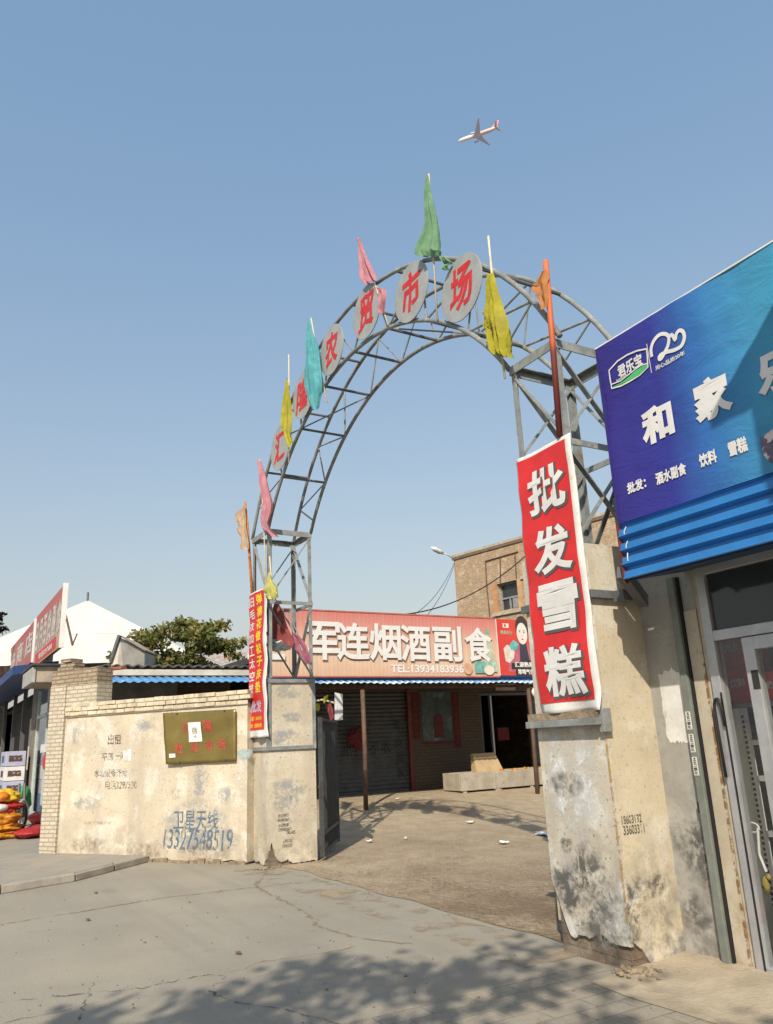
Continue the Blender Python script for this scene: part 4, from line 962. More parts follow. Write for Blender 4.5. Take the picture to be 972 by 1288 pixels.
def row_sign():
    X = -15.12; y0, y1, z0, z1 = 5.9, 11.86, 2.885, 4.245
    t = thing('shop_sign', 'long faded red and beige sign board with big white characters above the blue awning', 'sign', (X, 8.9, z0))
    n = 240
    def f(u, v_): y = y0+(y1-y0)*u; return V(X+.004*abs(math.sin(math.pi*y/.1))**4*.5, y, z0+(z1-z0)*v_)
    g = MB().grid(f, n*2, 1)
    g.build('board', grad_mat('faded_print', 2, [(0, (.54, .36, .26)), (.25, (.60, .44, .33)), (.58, (.57, .36, .28)), (.80, (.54, .23, .20)), (1, (.50, .16, .145))], .6, .06, dirt=((.40, .30, .23), .25)), t)
    MB().box(X-.12, X-.006, y0, y1, z0, z1).build('back_box', 'steel_dark', t)
    fr = MB(); fr.box(X-.13, X+.012, y0-.02, y1+.0, z1+.001, z1+.03).box(X-.13, X+.012, y0-.02, y1, z0-.03, z0-.001); fr.build('frame', M('faded_red_frame', (.42, .12, .10), .6, .2, 4), t)
    a, b = MB(), MB()
    for ch, px_ in zip('军连烟酒副食', (406, 444, 484, 522, 562, 601)):
        p = atX(px_, 808, X+.02); k = .90; p[2] = 3.615
        b.text(ch, p+V(-.006, .025, -.025), YV, ZV, k*.92, k*.92, .036)
        a.text(ch, p+V(.012, 0, 0), YV, ZV, k*.90, k*.89, .024, ext=.010)
    p = atX(352, 808, X+.02); a.text('卫', V(X+.032, p[1]-.3, 3.615), YV, ZV, .82, .81, .024, ext=.010)
    b.build('letter_shadow', M('letter_edge', (.34, .22, .17), .7, .1, 4), t); a.build('lettering', 'letter_white', t)
    l = MB(); c = (atX(491, 842, X)+atX(583, 842, X))/2; c[2] = 3.045; c[0] = X+.012
    l.text('TEL:13934183936', c, YV, ZV, .185, 1.96, .034); l.build('phone_number', 'letter_white', t)
    # printed bottle and fruit
    pr_ = lambda pts, o=.012: MB().prism([V(X+o, y, z) for y, z in pts], (.003, 0, 0))
    ell = lambda cy, cz, ry, rz, n=24: [(cy+ry*math.cos(a), cz+rz*math.sin(a)) for a in np.linspace(0, 2*math.pi, n, endpoint=False)]
    B = 11.55
    pr_([(B-.13, 3.05), (B+.17, 3.05), (B+.17, 3.45), (B+.13, 3.65), (B+.06, 3.80), (B+.05, 3.92), (B-.03, 3.92), (B-.04, 3.80), (B-.1, 3.65), (B-.13, 3.45)], .026).build('printed_bottle', M('print_bottle', (.45, .47, .36), .6, .2, 6), t)
    pr_([(B-.04, 3.86), (B+.06, 3.86), (B+.06, 3.97), (B-.04, 3.97)], .030).build('printed_cap', M('print_cap', (.14, .38, .25), .6, .1, 6), t)
    pr_([(B-.42, 2.95), (B-.10, 2.95), (B-.10, 3.22), (B-.42, 3.22)], .031).build('printed_box', M('print_teal', (.15, .38, .36), .6, .35, 9), t)
    pr_([(B-.06, 2.98), (B+.22, 2.98), (B+.22, 3.25), (B-.06, 3.25)], .0345).build('printed_box', M('print_green', (.36, .50, .40), .6, .35, 9), t)
    pr_(ell(B-.02, 3.02, .15, .11), .038).build('printed_fruit', M('print_fruit', (.62, .56, .48), .6, .15, 6), t)
    pr_(ell(B-.62, 3.05, .12, .13), .031).build('printed_fruit', M('print_apple', (.52, .33, .22), .6, .2, 6), t)
    # second board: drink advert
    y0, y1 = 11.885, 14.15; z0, z1 = 2.90, 4.25
    t2 = thing('advert_board', 'red advert board with a printed person holding a drink, right of the long sign', 'sign', (X, 13, z0))
    MB().box(X-.1, X, y0, y1, z0, z1).build('board', grad_mat('advert_print', 1, [(0, (.52, .05, .04)), (.35, (.55, .07, .05)), (.75, (.50, .05, .04)), (1, (.45, .03, .03))], .5, .1), t2)
    MB().box(X-.1, X+.006, y0-.022, y0-.002, z0, z1).build('frame', 'ban_white', t2)
    e = lambda pts, o: MB().prism([V(X+o, y, z) for y, z in pts], (.003, 0, 0))
    py_ = lambda px_, pyv: tuple(atX(px_, pyv, X)[1:])
    poly = lambda L_: [py_(a, b) for a, b in L_]
    pn = e(poly([(640, 835), (642, 818), (650, 812), (657, 810), (668, 812), (674, 822), (674, 845), (640, 845)]), .002).build('printed_jacket', M('print_jacket', (.42, .12, .17), .6, .25, 6), t2)
    e(poly([(653, 808), (661, 808), (666, 832), (654, 834)]), .0055).build('printed_shirt', M('print_shirt', (.05, .045, .07), .6, .15, 6), pn)
    cx_, cz_ = py_(656.5, 796)
    e(ell(cx_, cz_+.12, .205, .30), .006).build('printed_hair', M('print_hair', (.055, .04, .045), .6, .15, 6), pn)
    fc = e(ell(cx_-.015, cz_-.02, .165, .265), .0095).build('printed_face', M('print_face', (.66, .60, .57), .6, .08, 4), pn)
    ft = MB()
    for (dy, dz, ry, rz) in ((-.07, .04, .03, .012), (.06, .03, .03, .012), (-.07, .075, .04, .008), (.06, .068, .04, .008), (.005, -.06, .014, .01), (.0, -.14, .035, .014)): ft.prism([V(X+.013, cx_-.015+y, cz_-.02+z) for y, z in ell(dy, dz, ry, rz, 12)], (.001, 0, 0))
    ft.build('printed_features', M('print_features', (.12, .06, .06), .6, .1, 4), pn)
    e(poly([(636, 832), (634, 822), (633, 816), (637, 811), (643, 813), (647, 820), (646, 828), (641, 834)]), .0065).build('printed_hand', M('print_hand', (.62, .55, .50), .6, .2, 9), pn)
    e(poly([(640, 812), (645, 805), (652, 810), (649, 818), (642, 817)]), .011).build('printed_drink', M('print_drink', (.13, .42, .44), .6, .3, 7), pn)
    e(poly([(643, 834), (676, 829), (676, 839), (643, 841.5)]), .0125).build('caption_bar', 'ink', t2)
    e(poly([(648, 842), (676, 838.5), (676, 848), (649, 850)]), .0125).build('caption_bar', 'ink', t2)
    tt = MB(); c = py_(660, 836); tt.text('汇源熟果肉', V(X+.017, c[0]+.03, c[1]), YV, ZV, .13, .72, .03); c = py_(662.5, 845); tt.text('常喝气色好', V(X+.017, c[0]+.03, c[1]), YV, ZV, .13, .62, .03)
    c = py_(635.5, 787); tt.build('caption', 'letter_white', t2); MB().text('汇源', V(X+.006, c[0], c[1]), YV, ZV, .12, .2, .05).build('brand_caption', 'letter_white', t2)
    t3 = MB(); c = py_(636.5, 795.5); t3.text('熟果肉汁', V(X+.006, c[0], c[1]), YV, ZV, .1, .36, .03); t3.build('small_caption', M('print_grey', (.42, .36, .26), .6, .1, 6), t2)
row_sign()

def yard_things():
    # trough
    X0, X1 = -17.0, -16.2; y0, y1 = 11.3, 14.6; zb, zt = .30, .70
    t = thing('stone_trough', 'long grey cement trough on short legs in front of the dark shop door', 'trough', (-16.6, 12.8, .15))
    mb = MB(); mb.box(X1-.07, X1, y0, y1, zb, zt).box(X0, X0+.07, y0, y1, zb, zt).box(X0+.07, X1-.07, y0, y0+.07, zb, zt).box(X0+.07, X1-.07, y1-.07, y1, zb, zt).box(X0+.07, X1-.07, y0+.07, y1-.07, zb, zb+.06)
    mb.box(X1+.001, X1+.035, y0+.92, y0+1.0, zb-.01, zt-.02)
    mb.build('basin', 'concrete', t, bevel=.02)
    for y in (y0+.06, y0+1.0, y0+2.1, y0+3.2): MB().box(X1-.12, X1-.02, y, y+.1, .1, zb-.001).build('leg', 'concrete', t, bevel=.01)
    MB().box(X0+.05, X0+.15, y0+.5, y0+.65, .1, zb-.001).build('leg', 'concrete', t)
    b = MB(); b.ico((-16.15, 12.35, .21), (.1, .13, .1), 1, .3).build('stone', 'rubble', t)
    g = MB(); r = random.Random(1)
    for i in range(16): g.ico((-16.55+r.uniform(-.2, .2), 12.9+.09*i, .665+r.uniform(0, .03)), (.055, .06, .04), i, .2, 8, 6)
    tag(g.build('oranges', M('orange_fruit', (.6, .22, .02), .5, .3, 8, stains=[((.15, .28, .05), 4, .55, .62)]), None, (-16.5, 13.4, .7), smooth=True), 'bright orange and green fruit heaped on the right end of the trough', 'fruit')
    sb = MB().hexa([(-16.95, 12.15, .66), (-16.7, 12.15, .66), (-16.7, 12.98, .66), (-16.95, 12.98, .66), (-17.05, 12.22, 1.12), (-16.95, 12.22, 1.12), (-16.95, 12.92, 1.12), (-17.05, 12.92, 1.12)])
    tag(sb.build('cardboard_box', 'card', None, (-16.85, 12.5, .66)), 'plain brown cardboard sheet box standing in the trough', 'box')
    # gate leaf
    A, B = V(-10.40, 4.90, 0), V(-11.78, 5.82, 0); D = (B-A)/np.linalg.norm(B-A); L = np.linalg.norm(B-A); Nn = V(-D[1], D[0], 0)
    g = thing('gate_leaf', 'dark barred iron gate leaf swung open behind the left pillar', 'gate', tuple(A))
    f = MB(); 
    for s in (0, L): f.bar(A+D*s+V(0, 0, .06), A+D*s+V(0, 0, 1.88), .05)
    for z in (.1, .34, 1.85): f.bar(A+D*.025+V(0, 0, z), A+D*(L-.025)+V(0, 0, z), .045)
    f.bar(A+D*.03+V(0, 0, .95)+Nn*.03, A+D*L*.5+V(0, 0, .6)+Nn*.03, .03).bar(A+D*L*.5+V(0, 0, 1.2)+Nn*.03, A+D*(L-.03)+V(0, 0, .9)+Nn*.03, .03)
    f.build('frame', 'gate', g)
    for i in range(1, 16): MB().tube([A+D*L*i/16+V(0, 0, .1), A+D*L*i/16+V(0, 0, 1.85)], .010, 6).build('bar', 'gate', g)
    # scrap flags lying on the gate top
    for (lab, rows, mt, sd) in (('small yellow paper flag stuck at the left of the gate top', [(398, 886, 402, 884), (397, 891, 404, 888), (399, 894, 403, 894)], C_yel, 3), ('second yellow paper flag, above the red cloth on the gate top', [(408, 878, 414, 873), (407, 881, 413, 880), (408, 884, 411, 884)], C_yel, 5), ('small red cloth hanging down from the gate top', [(410, 886, 417, 885), (412, 893, 420, 892), (416, 902, 421, 900), (418, 906, 420, 905)], C_red, 7)):
        Yc = 5.35; o = flag_cloth(rows, Yc, .03, 2, sd, 12, 12); tag(o.build('scrap_flag', mt, None, tuple(atY(rows[-1][0], rows[-1][1], Yc)), smooth=True), lab, 'flag', 'scraps tied on the gate top')
    s = MB().tube([atY(396, 882, 5.3), atY(406, 880, 5.4), atY(420, 884, 5.5)], .014, 6); tag(s.build('stick', 'stick', None, tuple(atY(396, 882, 5.3))), 'thin bamboo stick lying along the gate top', 'stick')
    p = MB(); q = [atX(421, 871, -11.95), atX(431, 873, -11.95), atX(431, 905, -11.95), atX(421, 907, -11.95)]; p.prism(q, (-.01, 0, 0)); tag(p.build('grey_board', 'grey_paper', None, tuple(q[2])), 'pale grey board fixed behind the gate top corner', 'board')
    hp = MB(); c = V(RXW+.05, 9.65, 1.75)
    # red lantern like paper ornament on the shutter
    hp.ico((-17.86, 9.42, 1.62), (.05, .24, .24), 5, .5, 18, 12); tag(hp.build('red_paper_rosette', M('dull_red_paper', (.13, .02, .025), .8, .3, 9), None, (-17.86, 9.42, 1.62), smooth=True), 'dull red paper rosette hanging before the grey shutter', 'decoration')
    # helmet-like white lamp at the right post
    lm = MB(); c = atX(674, 871, -15.1); lm.ico(c, (.09, .12, .12), 3, .1, 14, 10); tag(lm.build('bulb_lamp', 'white', None, tuple(c), smooth=True), 'white round lamp under the awning beside the red banner', 'lamp')
    # litter
    r = random.Random(3)
    labs = ['white litter scrap lying left in the middle of the dirt yard', 'white litter scrap in the truss shadow near the right pillar', 'crumpled white paper scraps in the middle of the dirt yard', 'white paper flake nearest the shop awning shadow', 'pale blue plastic scrap near the right pillar in the yard', 'small white scrap at the foot of the brown post', 'tiny white scrap left of the middle litter']
    for (x, y, s), lb in zip(((465, 1059, .07), (592, 1035, .09), (633, 1061, .09), (500, 1020, .05), (688, 1050, .2), (461, 1016, .06), (510, 1055, .04)), labs):
        c = atz(x, y, .02); c[2] = yard_z(c[0], c[1])+.02; mb = MB()
        def lf(u, v_, c=c, s=s): return c+V((u-.5)*s*1.6, (v_-.5)*s*1.3, .04*abs(mnoise.noise(Vector((u*3+c[0], v_*3, c[1]))))+.01*r.random())
        tag(mb.grid(lf, 6, 5).build('litter', 'plastic_bag' if s == .2 else 'paper', None, tuple(c)), lb, 'litter', 'litter on the yard')
    # pebbles and leaves on the road
    for (x, y, lb) in ((299, 1199, 'dry brown leaf lying alone on the concrete road'), (120, 1123, 'brown leaf on the road by the left kerb'), (110, 1157, 'tiny dead leaf on the left of the road')):
        c = atz(x, y, .008); s = .045
        tag(MB().grid(lambda u, v_: c+V((u-.5)*s*2.2, (v_-.5)*s*math.sin(math.pi*min(1, max(0.05, u))), .012*math.sin(3*u)), 6, 3).build('fallen_leaf', M('dry_leaf', (.16, .10, .05), .9, .2, 20), None, tuple(c)), lb, 'leaf', 'dry leaves on the road')
    # rubble at the right pillar
    rb = MB()
    for i in range(55):
        a = r.uniform(0, 6.28); d = abs(r.gauss(0, .11)); s = r.uniform(.006, .026)
        rb.ico((-4.13+d*math.cos(a)*1.0, 4.17+d*math.sin(a)*.8-.02, .03), (s, s*r.uniform(.6, 1), s*.7), i, .5, 7, 5)
    tag(stuff(rb.build('rubble', 'rubble', None, (-4.13, 4.17, .02))), 'little heap of crumbled mortar at the foot of the right pillar', 'rubble')
    ft = MB()
    for i in range(30):
        s = r.uniform(.01, .035); ft.ico((LX1+.03+abs(r.gauss(0, .06)), 4.1+r.gauss(0, .08), .01), (s, s, s*.5), i, .5, 7, 5)
    tag(stuff(ft.build('rubble', 'rubble', None, (LX1+.05, 4.1, 0))), 'fallen plaster crumbs at the foot of the left pillar', 'rubble')
yard_things()

# ================================================================ RIGHT SHOP
def right_shop():
    Y = 4.66
    root = thing('corner_shop', 'grey cement shop front with aluminium door right of the gate', 'shop building', (-3, 5.5, 0))
    X0 = -4.30
    MB().box(X0, -3.66, Y, Y+.04, 0, 2.62).build('wall', 'pl_grey', root)
    MB().box(-3.655, -3.615, Y-.004, Y+.04, 0, 2.62).build('door_reveal', 'pl_beige', root)
    # pale beige strip beside the conduit
    MB().box(-3.765, -3.66, Y-.012, Y-.002, 0.02, 2.3).build('beige_strip', 'pl_beige', root)
    rs = MB(); rs.box(-3.672, -3.652, Y-.016, Y-.0135, .03, 2.0); rs.build('rust_run', 'rust', root)
    # whitewash patch on the cement
    r = random.Random(8); q = []
    for t in np.linspace(0, 2*math.pi, 60, endpoint=False):
        k = 1+.12*mnoise.noise(Vector((math.cos(t)*2, math.sin(t)*2, 3)))+r.uniform(-.05, .05)
        c_, s_ = math.cos(t), math.sin(t); sq = 1/max(abs(c_), abs(s_))**.75
        q.append(V(-3.975+.105*c_*sq*k, Y-.0025, 1.66+.25*s_*sq*k))
    MB().add(q, [tuple(range(60))[::-1]]).build('whitewash_patch', 'whitewash', root)
    mb = MB()
    for i, (cx, cz, rx, rz) in enumerate(((-3.95, .74, .2, .18), (-3.88, .62, .14, .2), (-4.05, .3, .16, .12))): mb.blob((cx, Y-.005-.0006*i, cz), XV, ZV, rx, rz, 50+i)
    mb.build('mould_stain', 'mould', root)
    # body of the shop
    bd = MB(); bd.box(X0, 3.5, 9.0, 9.2, 0, 3.3).box(X0, X0+.2, Y+.041, 9.0, 0, 2.62).box(X0, X0+.2, Y+.251, 9.0, 2.621, 3.3).box(3.3, 3.5, Y+.25, 9, 0, 3.3)
    bd.build('body_wall', 'brick_shop', root)
    MB().box(X0, 3.5, Y+.02, 9.2, 3.302, 3.45).build('roof_slab', 'dark_wall', root)
    MB().box(X0+.002, 3.5, Y, Y+.25, 2.622, 3.30).build('head_wall', 'pl_grey', root)
    MB().box(-1.4, 3.5, Y, Y+.25, 0, 2.62).build('right_wall', 'pl_grey', root)
    MB().box(X0+.2, 3.3, Y+.06, 9, .0, .06).build('floor', M('tile_floor', (.3, .3, .29), .4, .1, 2), root)
    # aluminium front: jamb, transom, door leaf
    f = MB(); f.box(-3.612, -3.54, Y-.03, Y+.05, .03, 2.60).box(-3.54, -1.4, Y-.03, Y+.05, 2.06, 2.13).box(-3.54, -1.4, Y-.029, Y+.05, 2.52, 2.60).box(-3.54, -1.4, Y-.028, Y+.05, .03, .08)
    f.build('shop_frame', 'alu', root, bevel=.004)
    MB().box(-3.535, -1.42, Y+.0, Y+.008, 2.135, 2.515).build('transom_pane', 'dglass', root)
    MB().box(-3.535, -3.34, Y+.0, Y+.006, .085, 2.055).build('side_pane', 'glass', root)
    d = MB().box(-3.335, -3.25, Y-.025, Y+.045, .085, 2.055).box(-3.25, -1.5, Y-.025, Y+.045, 1.97, 2.055).box(-3.25, -1.5, Y-.025, Y+.045, .085, .16).build('door_leaf', 'alu', root, bevel=.004)
    MB().box(-3.25, -1.5, Y+.004, Y+.01, .16, 1.97).build('door_pane', 'glass', d)
    MB().box(-3.30, -3.25, Y-.028, Y-.0255, 1.72, 1.84).build('door_label', 'ink', d)
    # dark rubber edge and hooked cable on the jamb
    MB().box(-3.552, -3.540, Y-.036, Y-.031, .05, 1.72).build('rubber_edge', 'rubber', root)
    hk = MB().tube([(-3.60, Y-.045, 1.18), (-3.602, Y-.05, 1.50)]+[(-3.575+.027*math.cos(a), Y-.05, 1.62+.06*math.sin(a)) for a in np.linspace(math.pi, 0, 8)]+[(-3.546, Y-.045, 1.5)], .010, 8)
    hk.build('hooked_cable', 'rubber', root, smooth=True)
    # conduit down the corner: a square grey-green tube
    cd = thing('square_conduit', 'square grey green metal tube with three small stickers running down the shop wall', 'pipe', (-3.80, Y-.03, 0))
    MB().box(-3.845, -3.785, Y-.055, Y-.003, .02, 2.55).build('tube', 'conduit', cd, bevel=.005)
    MB().box(-3.784, -3.77, Y-.03, Y-.003, .02, 2.55).build('seam', 'rubber', cd)
    for z in (1.55, 1.40, 1.25):
        s = MB().box(-3.84, -3.80, Y-.059, Y-.0565, z-.06, z+.06).build('sticker', 'sticker', cd)
        MB().text('开锁13934', (-3.82, Y-.0605, z), ZV, V(-1, 0, 0), .03, .11, .02).build('sticker_text', 'ink', s)
    MB().box(-3.86, -3.846, Y-.05, Y-.003, .95, 1.02).build('clamp', 'rubber', cd)
    # blue fascia of ribbed tin and its soffit, with the bracket
    SY = 4.08
    fs = thing('tin_fascia', 'bright blue ribbed tin fascia hanging below the blue shop sign', 'fascia', (-2, SY, 2.5))
    def rib(u, v_):
        z = 2.485+.39*v_; k = (v_*4) % 1.
        prof = float(np.interp(k, [0, .05, .12, .18, .55, .66, .84, .95, 1], [-.004, -.014, -.014, -.002, 0, .03, .03, .004, -.004]))
        return V(-3.725+6.2*u, SY-.02+prof, z)
    vs_ = sorted(set([0.]+[min(1, (i+o)/4) for i in range(4) for o in (0, .05, .12, .18, .55, .66, .84, .95)]))
    mb = MB(); pts = [[rib(u, v_) for u in np.linspace(0, 1, 20)] for v_ in vs_]
    mb.add([p for row in pts for p in row], [(j*20+i, j*20+i+1, (j+1)*20+i+1, (j+1)*20+i) for j in range(len(pts)-1) for i in range(19)])
    o = mb.build('ribbed_sheet', 'tin_blue', fs)
    MB().box(-3.737, -3.726, SY-.025, SY+.02, 2.465, 2.876).build('end_strip', 'maroon', fs)
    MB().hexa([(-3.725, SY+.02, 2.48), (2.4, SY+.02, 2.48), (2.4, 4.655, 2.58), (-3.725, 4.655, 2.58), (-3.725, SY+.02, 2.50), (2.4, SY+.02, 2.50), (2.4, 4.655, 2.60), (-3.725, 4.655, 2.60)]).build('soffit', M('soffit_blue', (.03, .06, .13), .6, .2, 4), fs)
    lg = MB()
    for z in (2.84, 2.74, 2.66): lg.tube([V(-3.66+.02*math.sin(z*40), SY-.024, z), V(-3.67, SY-.028, z-.03), V(-3.675, SY-.024, z-.055)], .004, 6)
    lg.build('wire_tie', 'white', fs)
    br = MB(); br.bar((-3.98, 4.5, 2.40), (-3.80, 4.12, 2.56), .07, .09).box(-4.06, -3.96, 4.28, 4.40, 2.40, 2.48); tag(br.build('steel_bracket', 'alu_dark', None, (-4.0, 4.4, 2.42)), 'dark steel bracket propping the corner of the blue sign', 'bracket')
    # the sign itself
    y = SY; x0, x1, z0, z1 = -3.732, 2.5, 2.88, 4.226
    sg = thing('shop_sign', 'large blue cloth shop sign with white characters and two logos over the right shop', 'sign', (-1, y, z0))
    def bend(p):
        u, v_ = (p[0]-x0), (p[2]-z0)/(z1-z0)
        d = .008*math.sin(u*3.2+v_*2.5)+.018*mnoise.noise(Vector((u*1.8+v_*1.8, v_*2.4, 1)))+.006*mnoise.noise(Vector((u*1.3, v_*14, 4)))*smooth((u-.45)/.5)+.004*mnoise.noise(Vector((u*9, v_*3, 7)))
        return p+V(0, d, 0)
    g = MB().grid(lambda u, v_: bend(V(x0+(x1-x0)*u, y, z0+(z1-z0)*v_)), 160, 40)
    g.build('cloth', grad_mat('blue_print', 0, [(0, (.030, .022, .19)), (.08, (.03, .035, .26)), (.13, (.03, .13, .39)), (.20, (.05, .27, .46)), (.26, (.05, .32, .48)), (.45, (.03, .25, .45)), (1, (.03, .1, .4))], .55, .1, .28), sg, smooth=True)
    MB().box(x0, x1, y-.008, y+.03, z1+.002, z1+.012).build('top_edge', 'white', sg)
    MB().box(x0+.01, x1, y+.03, y+.10, z0, z1-.01).build('frame_box', 'steel_dark', sg)
    MB().box(x0-.003, x0+.006, y-.008, y+.028, z0, z1).build('side_hem', M('hem_blue', (.03, .025, .16), .6, .1, 4), sg)
    def P(px_, pyv, o=.004): q = atY(px_, pyv, y); return V(q[0], y-o, q[2])
    def ctext(mb, body, px_, pyv, h, wd, bold): mb.text(body, P(px_, pyv, .007), XV, ZV, h, wd, bold, fn=bend)
    step = P(897, 500)-P(826, 532)
    for body, px_, pyv, h_, wd_, bo in (('和', 826, 532, .26, .27, .05), ('家', 897, 500, .275, .28, .05), ('批发：', 801, 611, .08, .165, .04), ('酒水副食', 844, 596, .085, .25, .04), ('饮料', 891, 577, .09, .13, .04), ('雪糕', 929, 562, .095, .13, .04)):
        lt = MB(); ctext(lt, body, px_, pyv, h_, wd_, bo); lt.build('lettering', 'letter_white', sg)
    MB().text('乐', P(897, 500, .007)+V(step[0]*1.0, 0, -.01), XV, ZV, .275, .275, .05, fn=bend).build('lettering', 'letter_white', sg)
    # round edged brand panel
    def strip(mb, pts, wd, close=False, o=.007, fn=bend):
        Q = [P(*p, o) for p in pts]; n = len(Q); out = []
        for i in range(n):
            a, b = (Q[(i-1) % n], Q[(i+1) % n]) if close else (Q[max(0, i-1)], Q[min(n-1, i+1)])
            d = b-a; nn = V(-d[2], 0, d[0]); nn /= np.linalg.norm(nn)+1e-9
            ww = wd[i] if hasattr(wd, '__len__') else wd
            out += [fn(Q[i]-nn*ww/2), fn(Q[i]+nn*ww/2)]
        return mb.add(out, [(2*i, 2*i+1, (2*i+3) % (2*n), (2*i+2) % (2*n)) for i in range(n if close else n-1)])
    k = lambda x, y_: (740+x/4.026, 300+y_/4.025)
    lg = MB()
    strip(lg, [k(*p) for p in ((104, 668), (150, 620), (200, 590), (250, 570), (298, 560), (302, 600), (302, 650), (260, 690), (210, 720), (160, 745), (115, 758), (108, 710))], .012, True)
    strip(lg, [k(*p) for p in ((112, 738), (160, 720), (200, 690), (240, 660), (270, 642), (302, 632))], .008)
    strip(lg, [k(301, 535), k(320, 680)], .006)
    hz = [(325, 600), (322, 565), (335, 525), (365, 490), (395, 485), (412, 500), (408, 540), (388, 580), (372, 608), (362, 610), (368, 592), (400, 575), (440, 565), (475, 545), (492, 505), (487, 475), (468, 468), (452, 488), (446, 515), (430, 490), (412, 500)]
    strip(lg, cat_pts([k(*p) for p in hz], 70), .026)
    lg.build('logo_outline', 'letter_white', sg)
    gr = MB(); Q = [bend(P(*k(*p), .0085)) for p in ((116, 752), (165, 728), (205, 698), (240, 668), (275, 648), (300, 638), (300, 650), (258, 690), (208, 716), (160, 740))]
    gr.add(Q, [tuple(range(len(Q)))[::-1]]); gr.build('green_swoosh', M('logo_green', (.07, .42, .13), .5, .1, 6), sg)
    for body, px_, pyv, h_, wd_, bo in (('君乐宝', 792, 460, .095, .235, .035), ('junlebao', 782, 475, .03, .12, .01), ('用心品质20年', 843, 454, .034, .25, .02)):
        tx = MB(); ctext(tx, body, px_, pyv, h_, wd_, bo); tx.build('logo_lettering', 'letter_white', sg)
    # product picture at the frame edge
    ph = MB().add([bend(P(x, y_, .006)) for x, y_ in ((958, 552), (975, 540), (990, 533), (990, 580), (970, 582), (962, 572))], [(5, 4, 3, 2, 1, 0)])
    ph.build('product_print', M('print_dark', (.13, .11, .17), .6, .4, 14, stains=[((.55, .5, .5), 12, .52, .6)]), sg)
    # slab canopy of the taller neighbour (throws its straight shadow on the sign)
    nb = thing('neighbour_canopy', 'grey concrete slab canopy of the next shop jutting out above the blue sign', 'canopy', (.6, 4.0, 4.9))
    MB().box(-1.16, 3.4, 2.58, 4.055, 4.96, 5.03).build('slab', 'concrete', nb, bevel=.01)
    MB().box(-.9, 3.4, 2.60, 2.64, 4.35, 4.955).build('hanging_board', 'goods_red', nb)
    MB().box(-1.1, 3.4, 4.06, 4.3, 4.3, 5.6).build('wall', 'pl_grey', nb)
    # ---- goods behind the glass
    sh = thing('display_shelf', 'white perforated steel shelf unit standing behind the shop window', 'shelf', (-3.4, 5.1, .06))
    MB().box(-3.80, -3.785, 4.72, 5.12, .06, 1.62).build('side_panel', M('shelf_panel', (.62, .60, .55), .7, .1, 3), sh)
    MB().box(-3.784, -3.735, 5.10, 5.13, .06, 1.62).build('upright', 'white', sh)
    hl = MB()
    for z in np.arange(.15, 1.58, .035): hl.box(-3.770, -3.752, 5.096, 5.099, z, z+.02)
    hl.build('slot_row', 'ink', sh)
    MB().box(-3.88, -2.2, 5.10, 5.45, 1.625, 1.655).build('shelf_board', 'alu', sh)
    for z in (.42, .80, 1.16, 1.40): MB().box(-3.735, -2.2, 5.10, 5.45, z-.035, z).build('shelf_board', 'alu', sh)
    MB().box(-3.735, -2.2, 5.46, 5.49, .06, 2.1).build('back_panel', 'dark_wall', sh)
    gb = [(-3.865, 1.655, .185, .26, 'goods_bright', 'tall red carton on the top shelf, nearest the door frame', '饮料'), (-3.66, 1.655, .2, .2, 'goods_bright', 'lower red carton on the top shelf behind the door edge', '牛奶'), (-3.42, 1.655, .22, .18, 'goods_yellow', 'yellow carton on the top shelf at the right edge of the photo', None), (-3.86, 1.92, .17, .24, 'goods_bright', 'red carton stacked topmost behind the shop window', '汽水'), (-3.30, 1.16, .2, .2, 'goods_blue', 'blue carton on the second shelf right of the door edge', None), (-3.05, 1.16, .2, .22, 'box_white', 'white carton on the second shelf at the right', None)]
    for x, z, ww, hh, mt, lb_, tx_ in gb:
        b = thing('carton', lb_, 'box', (x+ww/2, 5.25, z+.001), 'cartons on the shop shelf')
        MB().box(x, x+ww, 5.12, 5.42, z+.001, z+hh).build('box', mt, b, bevel=.003)
        if tx_: MB().text(tx_, (x+ww/2, 5.117, z+hh*.55), XV, ZV, hh*.28, ww*.75, .03).build('print', 'letter_white', b)
    # bucket of goods by the door
    bk = thing('gas_can', 'red topped pale blue tin standing by the shop door', 'can', (-3.30, 4.80, .06))
    MB().tube([(-3.40, 4.83, .06), (-3.40, 4.83, .30)], .12, 24).build('body', M('pale_blue_tin', (.30, .47, .52), .4, .15, 6), bk, smooth=True)
    MB().tube([(-3.40, 4.83, .301), (-3.40, 4.83, .36), (-3.40, 4.83, .40)], [.122, .122, .07], 24).build('lid', 'goods_red', bk)
    MB().tube([(-3.40, 4.83, .14), (-3.40, 4.83, .22)], .1215, 24, False).build('label_band', 'paper', bk)
    cb = MB().tube([(-3.59+.05*math.cos(a), 4.78, .86+.03*math.sin(a)) for a in np.linspace(0, 4*math.pi*1.6, 40)], .006, 6)
    cb.tube([(-3.55, 4.78, .86), (-3.57, 4.78, .7), (-3.54, 4.78, .6)], .009, 6)
    tag(cb.build('cable_coil', 'white', None, (-3.5, 4.8, .8)), 'small coil of white cable hanging behind the window', 'cable')
    yl = MB().ico((-3.56, 4.78, .52), (.028, .02, .045), 4, .4).ico((-3.53, 4.78, .57), (.018, .015, .02), 2, .3)
    tag(yl.build('yellow_gloves', 'goods_olive', None, (-3.47, 4.8, .47), smooth=True), 'bunch of yellow gloves hanging behind the window', 'gloves')
def cat_pts(pts, n):
    R = cat_rows([(*p, 0, 0) for p in pts], n); return [(r[0], r[1]) for r in R]
right_shop()

